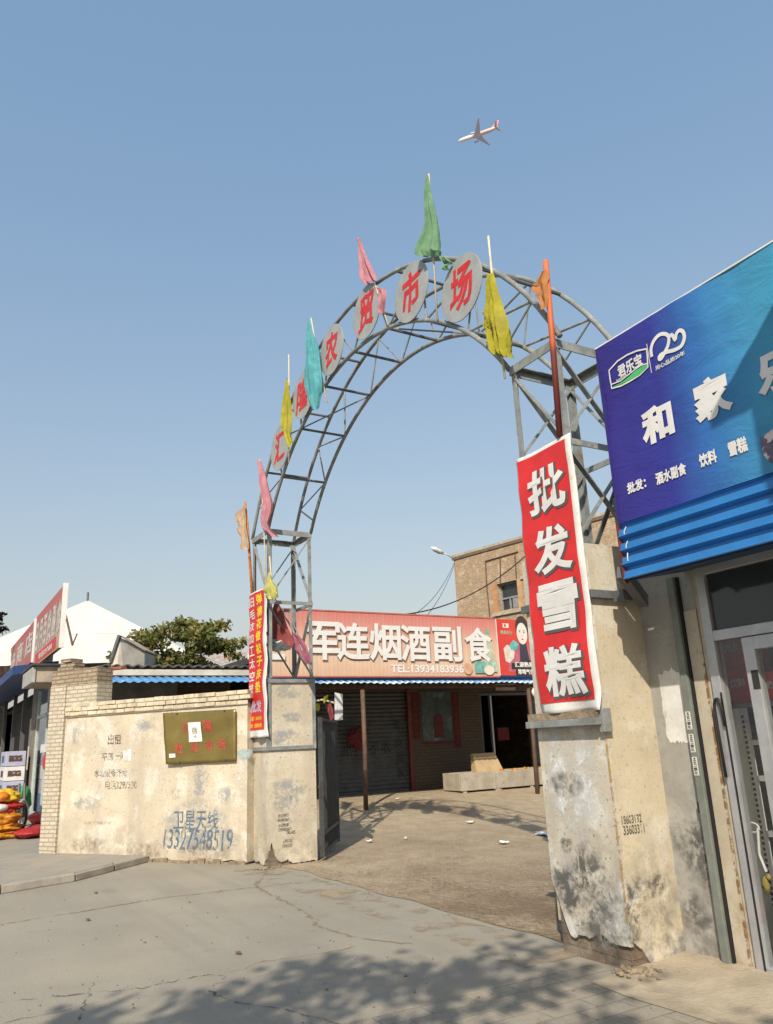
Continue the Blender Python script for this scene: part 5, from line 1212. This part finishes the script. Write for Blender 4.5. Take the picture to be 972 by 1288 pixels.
# ================================================================ LEFT STREET
def left_street():
    Y = 2.5
    b = thing('street_shop', 'old street shop with concrete canopy and glass door beyond the wall', 'shop building', (-20, Y, .1))
    # pier and walls beside openings
    w_ = MB(); w_.box(-17.9, -16.3, Y, Y+.3, .1, 3.1).box(-40, -16.3, Y+1.8, Y+2.0, .1, 3.1).box(-16.5, -16.3, Y+.3, Y+1.8, .1, 3.1).box(-22.6, -21.75, Y, Y+.3, .1, 4.4).box(-60, -33, Y, Y+.3, .1, 4.4).box(-33, -22.6, Y, Y+.3, 3.5, 4.4)
    w_.build('wall', M('street_render', (.20, .185, .165), .85, .25, 3, stains=[((.13, .12, .10), 3, .55, .7)]), b)
    MB().box(-40, -16.3, Y+.32, Y+2.0, 3.102, 3.16).build('roof_slab', 'dark_wall', b)
    MB().box(-40, -16.5, Y+.3, Y+1.8, .08, .16).build('floor', 'dark_wall', b)
    # canopy slab
    MB().box(-17.75, -16.2, 1.80, Y-.002, 2.86, 3.16).build('canopy', M('canopy_concrete', (.35, .30, .24), .9, .3, 3, stains=[((.5, .46, .4), 4, .55, .66)]), b, bevel=.01)
    MB().box(-17.75, -16.17, 1.74, 1.797, 2.86, 3.14).build('canopy_light_panel', M('light_panel', (.36, .36, .35), .5, .2, 4), b)
    ct = MB().box(-18.0, -16.1, 1.72, Y-.004, 3.162, 3.20); ct.build('canopy_edge', 'dark_wall', b)
    # glazed door
    d = MB()
    for x in (-21.75, -19.95, -17.98): d.box(x, x+.08, Y+.02, Y+.10, .16, 3.1)
    d.box(-21.67, -17.98, Y+.02, Y+.1, 2.42, 2.5).box(-21.67, -17.98, Y+.02, Y+.1, .16, .3)
    d_ = d.build('glazed_door', M('pale_frame', (.40, .46, .44), .5, .15, 4), b)
    MB().box(-21.67, -17.98, Y+.05, Y+.056, .3, 3.1).build('pane', 'glass', d_)
    MB().box(-20.5, -19.2, Y+.012, Y+.018, 1.62, 1.80).build('pane_notice', 'grey_paper', d_)
    MB().ico((-19.6, Y+.0, 1.42), (.32, .015, .16), 3, .15).build('red_sticker', 'goods_red', d_)
    # curtain and mats in the doorway
    MB().box(-21.5, -20.2, Y+.25, Y+.28, .3, 3.0).build('curtain', M('pale_curtain', (.36, .40, .38), .8, .2, 2), d_)
    # neighbour with blue awning
    n = thing('grocery_front', 'dark open grocery front under a blue awning at the left edge of the photo', 'shop front', (-27, Y, .1))
    MB().hexa([(-40, 1.6, 3.2), (-18.4, 1.6, 3.2), (-18.4, Y-.01, 3.35), (-40, Y-.01, 3.35), (-40, 1.6, 3.38), (-18.4, 1.6, 3.38), (-18.4, Y-.01, 3.5), (-40, Y-.01, 3.5)]).build('awning', M('deep_blue_awning', (.02, .05, .16), .5, .2, 3), n)
    MB().box(-60, -22.6, Y+.55, Y+.6, .1, 3.45).build('dark_back', 'dark_wall', n)
    for x in (-24.4, -27, -30): MB().box(x, x+.1, Y-.05, Y+.05, .1, 3.4).build('post', 'alu_dark', n)
    MB().box(-25.6, -25.1, Y+.3, Y+.34, 1.2, 2.6).build('sunlit_curtain', M('cream_curtain', (.6, .53, .4), .8, .15, 3), n)
    # signs on the roofs
    def street_sign(name, label, x0, x1, z0, z1, y, text, mt, skew=0., sub=None):
        t = thing(name, label, 'sign', (x1, y, z0), 'sign boards on the street shops')
        q = [V(x0, y, z0), V(x1, y, z0+skew), V(x1, y, z1+skew), V(x0, y, z1)]
        MB().prism(q, (0, .07, 0)).build('board', mt, t)
        MB().bar(V(x1+.02, y+.03, z0+skew-.02), V(x1+.02, y+.03, z1+skew+.03), .05, .09).build('end_post', 'white', t)
        l = MB(); e = (q[1]-q[0])/np.linalg.norm(q[1]-q[0]); n_ = len(text)
        for i, ch in enumerate(text):
            l.text(ch, q[0]+e*((x1-x0)*(i+.55)/n_)+V(0, -.006, (z1-z0)*.54), e, ZV, (z1-z0)*.58, (x1-x0)/n_*.74, .035)
        l.build('lettering', 'faded_letter', t)
        if sub:
            s = MB().prism([q[0]+V(.3, -.004, .04), q[1]+V(-.5, -.004, .04), q[1]+V(-.5, -.004, .26), q[0]+V(.3, -.004, .26)], (0, .002, 0)); s.build('footer_strip', 'goods_red', t)
            MB().text(sub, (q[0]+q[1])/2+V(0, -.008, .15), e, ZV, .13, (x1-x0)*.5, .02).build('footer_text', 'letter_white', t)
        return t
    gm = grad_mat('sign_pink', 2, [(0, (.36, .23, .13)), (.25, (.40, .30, .25)), (.6, (.38, .27, .26)), (.8, (.36, .12, .12)), (1, (.36, .10, .11))], .6, .1)
    street_sign('street_sign', 'near tall red and grey sign board standing on the concrete canopy', -19.2, -15.35, 3.42, 4.56, 2.07, '日用百货副食', gm, .0, '电话3297688')
    gm2 = grad_mat('sign_red', 2, [(0, (.34, .11, .11)), (.5, (.36, .15, .15)), (1, (.34, .09, .10))], .6, .1)
    street_sign('street_sign', 'farther red shop sign board with white characters above the blue awning', -32, -20.3, 3.68, 4.66, 2.15, '便民粮油商店', gm2)
    st = MB(); a = atD(91, 811, 13.6); st.tube([a, atD(82, 771, 14.6)], .02, 6); st.tube([a, atD(97, 797, 13.6)], .012, 6); tag(st.build('iron_strut', 'wood_brown', None, tuple(a)), 'rusty iron strut propping the street sign from the brick pier', 'strut')
    # cartons, scooter wheel, sacks
    for i, (z, h, mt, lb) in enumerate(((.16, .5, 'goods_blue', 'blue printed carton at the bottom of the doorway stack'), (.66, .34, 'box_lilac', 'lilac carton second from the bottom of the doorway stack'), (1.0, .34, 'box_white', 'white carton third up in the doorway stack'), (1.34, .36, 'box_lilac', 'pale carton on top of the doorway stack'))):
        c = thing('carton', lb, 'box', (-22.7, 2.15, z), 'cartons stacked by the left shop')
        MB().box(-23.4+.1*(i % 2), -22.0, 1.93, 2.38, z+.001, z+h-.01).build('box', mt, c, bevel=.01)
        MB().box(-22.95, -22.4, 1.926, 1.9285, z+h*.25, z+h*.7).build('print', 'paint_blue' if i % 2 else 'paint_brown', c)
        MB().box(-21.999, -21.996, 2.0, 2.3, z+h*.3, z+h*.7).build('print', 'paint_brown', c)
    ctr = atY(26, 1019, 2.0); wr = .24
    wh = thing('scooter', 'parked scooter seen only by its white spoked front wheel behind orange sacks', 'scooter', (ctr[0], 2.0, .1))
    wx = V(math.cos(.5), -math.sin(.5), 0); wc = V(ctr[0], 2.0, .1+wr+.02)
    MB().tube([wc+wr*(wx*math.cos(a)+ZV*math.sin(a)) for a in np.linspace(0, 2*math.pi, 33)], .05, 10).build('tyre', 'tyre', wh, smooth=True)
    rm = MB().tube([wc+.175*(wx*math.cos(a)+ZV*math.sin(a)) for a in np.linspace(0, 2*math.pi, 33)], .025, 8)
    for a in np.linspace(0, 2*math.pi, 6)[:-1]: rm.bar(wc, wc+.17*(wx*math.cos(a)+ZV*math.sin(a)), .035)
    rm.build('rim', 'white', wh, smooth=True)
    fd = [wc+.30*(wx*math.cos(a)+ZV*math.sin(a)) for a in np.linspace(.2, 2.6, 14)]
    MB().tube(fd, .06, 8).build('mudguard', M('silver_guard', (.5, .5, .52), .35, .1, 4), wh, smooth=True)
    MB().tube([wc+V(0, -.05, 0), wc+V(-.18, -.05, .65)], .03, 8).tube([wc+V(0, .07, 0), wc+V(-.18, .05, .65)], .03, 8).build('fork', 'alu_dark', wh)
    MB().ico(wc+V(-.7, 0.1, .32), (.55, .16, .26), 4, .2).build('body', 'goods_green', wh, smooth=True)
    MB().tube([wc+V(.9-2.2, .1, .0)+.2*(wx*math.cos(a)+ZV*math.sin(a)) for a in np.linspace(0, 2*math.pi, 25)], .06, 8).build('rear_tyre', 'tyre', wh, smooth=True)
    def sack(lb, px_, py_, rx, ry, rz, mt, seed, group, prints=None):
        c = atz(px_, py_, .1); 
        t = thing('sack', lb, 'sack', (c[0], c[1], .1), group)
        MB().ico((c[0], c[1], .1+rz*.92), (rx, ry, rz), seed, .22, 24, 14).build('bag', mt, t, smooth=True)
        return c, t
    z = .09; base = atz(3, 1054, .1)
    for i, (h, mt, lb) in enumerate(((.13, 'orange_bag', 'lowest orange sack in the pile at the left edge'), (.14, 'orange_bag', 'second orange sack up in the pile at the left edge'), (.22, 'orange_bag', 'fat orange sack in the middle of the left edge pile'), (.18, 'goods_red', 'red and white sack above the orange ones in the left pile'), (.22, 'goods_yellow', 'yellow and orange sack topmost on the left edge pile'))):
        t = thing('sack', lb, 'sack', (base[0], base[1], z), 'sacks piled at the left edge')
        MB().ico((base[0]+random.uniform(-.05, .02), base[1]-.05*i*.3, z+h*.5), (.33-.03*i, .33, h*.60), i+3, .38, 34, 20).build('bag', mt, t, smooth=True)
        if i >= 3: MB().ico((base[0]+.13, base[1]-.1, z+h*.5), (.18, .16, h*.4), i, .1).build('print_patch', 'letter_white' if i == 3 else 'orange_print', t, smooth=True)
        z += h*.95
    for i, (px_, py_, rx, lb) in enumerate(((37, 1053, .34, 'red net bag lying nearest the brick pier'), (50, 1048, .34, 'second red net bag lying behind the first'), (47, 1036, .5, 'dark red bundle on the step of the glass door'))):
        sack(lb, px_, py_, rx, .3 if i < 2 else .2, .085 if i < 2 else .13, 'red_bag' if i < 2 else 'goods_red', i+11, 'red bags before the glass door')
left_street()

# ================================================================ BEHIND
def behind():
    # brick building
    P1, P2 = V(-25.3, 18, 0), V(-17.8, 19.41, 0); d = (P2-P1)/np.linalg.norm(P2-P1); n = V(d[1], -d[0], 0)
    zt = 8.5
    b = thing('brick_building', 'tall brown brick building with patchy whitewash and one dark window behind the shops', 'building', tuple(P1))
    def sp(px_, py_): 
        r_ = ray(px_, py_); t = ((P1-EYEP)@n)/(r_@n); p = EYEP+r_*t; return (p-P1)@d, p[2]
    s0, z1 = sp(624.5, 735); s1, _ = sp(650, 731); _, z0 = sp(626, 769)
    W = MB(); L = 11
    W.obox(P1, d, n, 0, s0, -.3, 0, 0, zt).obox(P1, d, n, s1, L, -.3, 0, 0, zt).obox(P1, d, n, s0, s1, -.3, 0, 0, z0).obox(P1, d, n, s0, s1, -.3, 0, z1, zt)
    W.obox(P1, d, n, 0, .3, -8, -.3, 0, zt).obox(P1, d, n, L-.3, L, -8, -.3, 0, zt).obox(P1, d, n, .3, L-.3, -8, -7.7, 0, zt)
    W.build('wall', 'brick_far', b)
    MB().obox(P1, d, n, .02, L, -8, -.02, zt-.3, zt-.02).build('roof', 'dark_wall', b)
    MB().obox(P1, d, n, -.06, L, -.4, .06, zt+.002, zt+.10).build('parapet_coping', 'cornice', b)
    MB().obox(P1, d, n, -.06, L, -.02, .05, zt-.10, zt-.002).build('cornice_shadow_course', M('dark_course', (.16, .12, .09), .9, .2, 4), b)
    # window with frame and panes
    wn = MB().obox(P1, d, n, s0, s1, -.26, -.24, z0, z1).build('window', 'dglass', b)
    fr = MB(); fr.obox(P1, d, n, s0, s0+.06, -.24, -.18, z0, z1).obox(P1, d, n, s1-.06, s1, -.24, -.18, z0, z1).obox(P1, d, n, s0+.06, s1-.06, -.24, -.18, z1-.06, z1).obox(P1, d, n, s0+.06, s1-.06, -.24, -.18, z0+.42*(z1-z0), z0+.48*(z1-z0)).obox(P1, d, n, s0+.06+(s1-s0)*.35, s0+.11+(s1-s0)*.35, -.238, -.18, z0, z0+.42*(z1-z0))
    fr.obox(P1, d, n, s0+.06+(s1-s0)*.5, s0+.36+(s1-s0)*.5, -.2, -.19, z0+.05, z0+.40*(z1-z0))
    fr.build('frame', M('old_frame', (.25, .26, .27), .7, .2, 4), wn)
    MB().obox(P1, d, n, s0-.22, s0-.003, .002, .03, z0-.05, z1+.02).build('side_pilaster', M('orange_brick', (.46, .24, .11), .9, .2, 6), b)
    MB().obox(P1, d, n, s1+.003, s1+.2, .002, .02, z0-.05, z1).build('side_pilaster', M('orange_brick_pale', (.48, .30, .16), .9, .2, 6), b)
    MB().obox(P1, d, n, s0-.3, L, .002, .08, z0-.18, z0-.055).build('sill_course', 'cornice', b)
    MB().obox(P1, d, n, s1+.205, L, .002, .06, z1-.04, z1+.08).build('lintel_course', 'cornice', b)
    cr_ = MB()
    for (pts) in ([(611, 706), (613, 740), (617, 778)], [(611, 706), (652, 694)], [(629.5, 703), (630, 735)], [(648, 697), (650, 727)]):
        q = [P1+d*sp(*p)[0]+n*.03+V(0, 0, sp(*p)[1]) for p in pts]; cr_.tube(q, .022, 6)
    cr_.build('wall_pipe', 'wood_brown', b)
    # street lamp
    a, h = atD(571, 703, 28), atD(555, 695, 27.6)
    l = thing('street_lamp', 'white cobra head street lamp reaching out beside the brick building roof', 'lamp', tuple(a))
    MB().tube([a, (a+h)/2+V(0, 0, .03), h], .025, 8).build('arm', 'white', l, smooth=True)
    dd = (h-a)/np.linalg.norm(h-a)
    MB().tube([h-dd*.1, h+dd*.1, h+dd*.35, h+dd*.52], [.04, .09, .085, .03], 12).build('head', 'white', l, smooth=True)
    # cables
    def cable(p, q, sag, r_, lb):
        pts = [p+(q-p)*t+V(0, 0, -sag*4*t*(1-t)) for t in np.linspace(0, 1, 24)]
        tag(MB().tube(pts, r_, 6).build('overhead_cable', 'cable', None, tuple(p), smooth=True), lb, 'cable', 'overhead cables')
    cable(atX(490, 774, -15.6), atD(660, 700, 20), .35, .016, 'thick black overhead cable rising from the red sign past the brick building')
    cable(atX(520, 773, -16.5), atD(572, 706, 27.5), .25, .008, 'thin overhead cable from the sign roof to the brick building corner')
    cable(atX(538, 773, -16.5), atD(572, 708, 27.5), .15, .008, 'second thin cable, right of its twin, running to the brick building corner')
    # white roofed building
    t = thing('white_hall', 'white hall with a broad pyramid roof and a small finial behind the wall', 'building', (-27, 4.5, 0))
    pk = atD(110, 755, 25.5); fl = atD(-90, 838, 22.5); frt = atD(258, 832, 23.5)
    fl[2] = frt[2] = (fl[2]+frt[2])/2
    e = frt-fl; bk = V(-e[1], e[0], 0); bk = bk/np.linalg.norm(bk); 
    if bk@(pk-fl) < 0: bk = -bk
    dep = 2*((pk-fl)@bk); br_, bl_ = frt+bk*dep, fl+bk*dep
    rf = MB(); rf.add([fl, frt, br_, bl_, pk], [(0, 1, 4), (1, 2, 4), (2, 3, 4), (3, 0, 4)])
    rf.build('roof', 'white_roof', t)
    tw = max(.02, (5.2-fl[1])/(frt[1]-fl[1]))
    MB().prism([V(p[0], p[1], 0) for p in (fl+bk*.3+e*tw, frt+bk*.3-e*.02, br_-bk*.3-e*.02, bl_-bk*.3+e*tw)], (0, 0, fl[2]-.02)).build('wall', 'off_white', t)
    sm = MB()
    p_, q_ = fl*.56+pk*.44, frt*.56+pk*.44; nn = np.cross(frt-fl, pk-fl); nn /= np.linalg.norm(nn); nn = nn if nn@(EYEP-fl) > 0 else -nn
    sm.tube([p_*.97+q_*.03, q_*.97+p_*.03], .012, 6); sm.build('roof_seam', M('seam', (.5, .49, .46), .7, .1, 4), t)
    MB().tube([pk-V(0, 0, .05), pk+V(0, 0, .26)], .035, 8).build('finial', 'steel_dark', t)
    # small gable
    g = thing('gabled_shed', 'small off white gable end with a dark edge in front of the white hall', 'shed', tuple(atD(158, 830, 19)*V(1, 1, 0)))
    A, B, C_ = atD(140, 833, 19), atD(151, 802, 19), atD(182, 820, 19.6)
    base_ = V(A[0], A[1], 0)
    bk2 = V(-.8, .45, 0)*2.0
    c2 = V(C_[0], C_[1], 0)
    MB().prism([base_, c2, C_, B, A], bk2).build('wall', 'off_white', g)
    MB().bar(A+V(.03, -.02, -.0), B+V(.03, -.02, .05), .06, .10).build('barge_board', 'steel_dark', g)
    MB().hexa([B+V(.05, 0, .01), C_+V(.05, 0, .01), C_+bk2+V(0, 0, .01), B+bk2+V(0, 0, .01), B+V(.05, 0, .05), C_+V(.05, 0, .05), C_+bk2+V(0, 0, .05), B+bk2+V(0, 0, .05)]).build('roof', M('tan_roof', (.46, .40, .32), .9, .2, 4), g)
    # streaked tin roof hump
    s = thing('tin_roof_shed', 'shed with grey tin roof streaked with red just left of the narrow banner', 'shed', (-25.6, 10, 0))
    def hump(u, v_):
        y = 8.0+4.4*u; x = -24.35-2.6*v_
        return V(x, y, 4.12+.08*u+.42*math.sin(math.pi*v_*.5)+.16*smooth(u*5)+.022*math.cos(2*math.pi*y/.2))
    o = MB().grid(hump, 180, 14).build('roof', 'stripe_tin', s, smooth=True); so = o.modifiers.new('thick', 'SOLIDIFY'); so.thickness = .02
    MB().box(-26.9, -24.4, 8.1, 12.3, 0, 4.05).build('wall', 'off_white', s)
behind()

# ---- trees
def leaf_cloud(clumps, per, size, seed, droop=.3):
    r = np.random.default_rng(seed); vs_, fs = [], []
    for (c, rad) in clumps:
        for _ in range(per):
            d = r.normal(size=3); d /= np.linalg.norm(d); p = c+d*rad*(r.uniform(.25, 1.05))
            a = r.normal(size=3); a[2] -= droop; a /= np.linalg.norm(a); b = np.cross(a, r.normal(size=3)); b /= np.linalg.norm(b)+1e-9
            s = size*r.uniform(.6, 1.4); w_ = s*.32; n = len(vs_)
            vs_ += [p, p+a*s*.5+b*w_, p+a*s, p+a*s*.5-b*w_]; fs.append((n, n+1, n+2, n+3))
    return vs_, fs
def leaf_mat(name, c1, c2):
    m, nt, b = new_mat(name); tc = _n(nt, 'ShaderNodeTexCoord').outputs['Object']
    c = mix(nt, noise_fac(nt, tc, 2.2, .35, .65), c1, c2); c = mix(nt, noise_fac(nt, tc, 14, .4, .7, off=3), c, [x*.55 for x in c1])
    nt.links.new(c, b.inputs['Base Color']); b.inputs['Roughness'].default_value = .6
    tr = _n(nt, 'ShaderNodeBsdfTranslucent'); nt.links.new(c, tr.inputs[0]); ms = _n(nt, 'ShaderNodeMixShader'); ms.inputs[0].default_value = .35
    nt.links.new(b.outputs[0], ms.inputs[1]); nt.links.new(tr.outputs[0], ms.inputs[2]); nt.links.new(ms.outputs[0], nt.nodes['Material Output'].inputs[0])
    return m
def tree(label, base, limbs, clumps, per, size, mt, seed, tr=.1):
    t = thing('tree', label, 'tree', tuple(base))
    mb = MB()
    for L_ in limbs: mb.tube([p for p, _ in L_], [q for _, q in L_], 8)
    mb.build('trunk', 'trunk', t, smooth=True)
    vs_, fs = leaf_cloud(clumps, per, size, seed); MB().add(vs_, fs).build('crown', mt, t)
    return t
def trees():
    r = random.Random(12); D = 21.5
    spots = [(182, 812, .45), (196, 806, .45), (207, 813, .5), (214, 797, .45), (228, 802, .5), (240, 788, .5), (255, 783, .45), (268, 787, .5), (282, 795, .42), (275, 803, .45), (258, 800, .55), (242, 812, .55), (225, 820, .5), (250, 822, .5), (200, 826, .45), (262, 815, .4), (287, 802, .25), (176, 806, .2), (233, 778, .2), (254, 774, .2), (208, 786, .18), (168, 818, .16), (298, 806, .14), (276, 778, .16), (190, 796, .16)]
    spots = [q for i, q in enumerate(spots) if i not in (4, 9, 15)]
    clumps = []
    spots = [(x-11, y+11, rad) for x, y, rad in spots]
    for x, y, rad in spots:
        c = atD(x, y, D+r.uniform(-.9, .9)); clumps.append((c, V(rad*.72, rad*.72, rad*.36)))
        for _ in range(3): clumps.append((c+V(r.uniform(-.5, .5), r.uniform(-.5, .5), r.uniform(-.2, .15)), V(.25, .25, .14)))
    top = atD(238, 815, D); base = V(top[0], top[1], 0)
    limbs = [[(base, .13), (V(top[0], top[1], 2.4), .11), (top, .08)]]
    for x, y, rad in spots[::2]: limbs.append([(V(top[0], top[1], 3.0), .05), (top*.5+atD(x, y, D)*.5, .03), (atD(x, y, D), .012)])
    tree('bushy yellow green tree growing behind the boundary wall', base, limbs, clumps, 70, .13, leaf_mat('locust_leaf', (.13, .16, .045), (.34, .29, .10)), 1)
    # dark twig at the left edge
    D = 22; c0 = atD(-75, 790, D); cl = [(atD(0, 775, D), V(.12, .12, .12)), (atD(2, 790, D), V(.14, .14, .12)), (atD(-8, 782, D), V(.25, .25, .2))]+[(c0+V(r.uniform(-.7, .1)*1, r.uniform(-.9, 0), r.uniform(-.6, .8)), V(.35, .35, .3)) for _ in range(20)]
    b_ = V(c0[0]-.3, c0[1]-.5, .1)
    tree('dark leaved tree whose twig tips just enter the left edge', b_, [[(b_, .1), (b_+V(0, 0, 2.5), .08), (c0, .03)], [(b_+V(0, 0, 2.5), .05), (atD(-8, 782, D), .012)]], cl, 60, .13, leaf_mat('plum_leaf', (.03, .022, .018), (.05, .03, .022)), 5)
    # street tree beside the photographer: throws the dappled shade on the road
    cl = []; q = random.Random(21)
    base = V(2.1, -3.3, 0); ctr = V(1.05, -2.2, 4.9)
    for i in range(110):
        a = q.uniform(0, 6.28); rr = q.uniform(.2, 1)**.5
        p = ctr+V(1.9*rr*math.cos(a)+.5, 1.6*rr*math.sin(a), q.uniform(-.65, .65))+(V(-1.0, -.75, 0)*q.uniform(0, 1) if i % 3 == 0 else 0); cl.append((p, V(.30, .30, .2)*q.uniform(.7, 1.3)))
    limbs = [[(base, .14), (base+V(-.1, .1, 2.4), .11), (ctr+V(.3, -.3, -1.0), .08)]]+[[(ctr+V(.3, -.3, -1.0), .03), (c, .006)] for c, _ in cl[::7]]
    tree('leafy street tree standing just behind the photographer', base, limbs, cl, 42, .15, leaf_mat('poplar_leaf', (.04, .08, .02), (.07, .11, .03)), 9)
trees()

# ---- aeroplane
def plane():
    a, b = V(-484.6, 383.5, 540.3), V(-452.7, 406.7, 540.3); h = (a-b)/np.linalg.norm(a-b); lt = V(-h[1], h[0], 0); c = (a+b)/2; L = np.linalg.norm(a-b)
    bank = math.radians(4); lt = lt*math.cos(bank)+ZV*math.sin(bank); upv = np.cross(h, lt); upv = upv if upv[2] > 0 else -upv
    t = thing('airliner', 'white and red airliner flying high above the arch', 'airplane', tuple(c))
    P = lambda f, s, u: c+h*f+lt*s+upv*u
    prof = [(-1, .25), (-.93, .7), (-.8, 1.3), (-.6, 1.85), (.2, 1.88), (.6, 1.9), (.8, 1.75), (.9, 1.3), (.96, .8), (1, .15)]
    MB().tube([P(f*L/2, 0, .5*max(0, -f-.55)) for f, _ in prof if f > .3 or f == .2], [r_ for f, r_ in prof if f > .3 or f == .2], 16).build('fuselage', 'plane_white', t, smooth=True)
    pts = [(f, r_) for f, r_ in prof if f < -.1]+[(-.12, 1.88), (.25, 1.9)]
    MB().tube([P(f*L/2, 0, 2.*max(0, -f-.6)) for f, _ in pts], [r_+.02 for _, r_ in pts], 16).build('rear_fuselage', M('plane_rear', (.68, .50, .48), .4, .1, .1), t, smooth=True)
    for s in (1, -1):
        w_ = MB().hexa([P(3.8, s*1.2, -1.2), P(-2.6, s*1.2, -1.2), P(-6.6, s*17.5, .2), P(-5.4, s*17.5, .2), P(3.8, s*1.2, -.5), P(-2.6, s*1.2, -.6), P(-6.6, s*17.5, .35), P(-5.4, s*17.5, .35)])
        w_.build('wing', 'plane_grey', t)
        MB().tube([P(5.6, s*5.6, -2.1), P(4.4, s*5.6, -2.1), P(1.2, s*5.6, -2.0)], [.85, 1.0, .55], 12).build('engine', 'plane_grey', t, smooth=True)
        MB().hexa([P(-15.5, s*.5, 1.2), P(-18.3, s*.5, 1.2), P(-20.2, s*6.5, 1.8), P(-18.8, s*6.5, 1.8), P(-15.5, s*.5, 1.5), P(-18.3, s*.5, 1.4), P(-20.2, s*6.5, 1.9), P(-18.8, s*6.5, 1.9)]).build('tailplane', 'plane_grey', t)
    MB().hexa([P(-12.5, -.25, 1.6), P(-18.6, -.2, 1.6), P(-18.6, .2, 1.6), P(-12.5, .25, 1.6), P(-18.4, -.1, 8.2), P(-20.8, -.1, 8.2), P(-20.8, .1, 8.2), P(-18.4, .1, 8.2)]).build('tail_fin', 'plane_red', t)
plane()
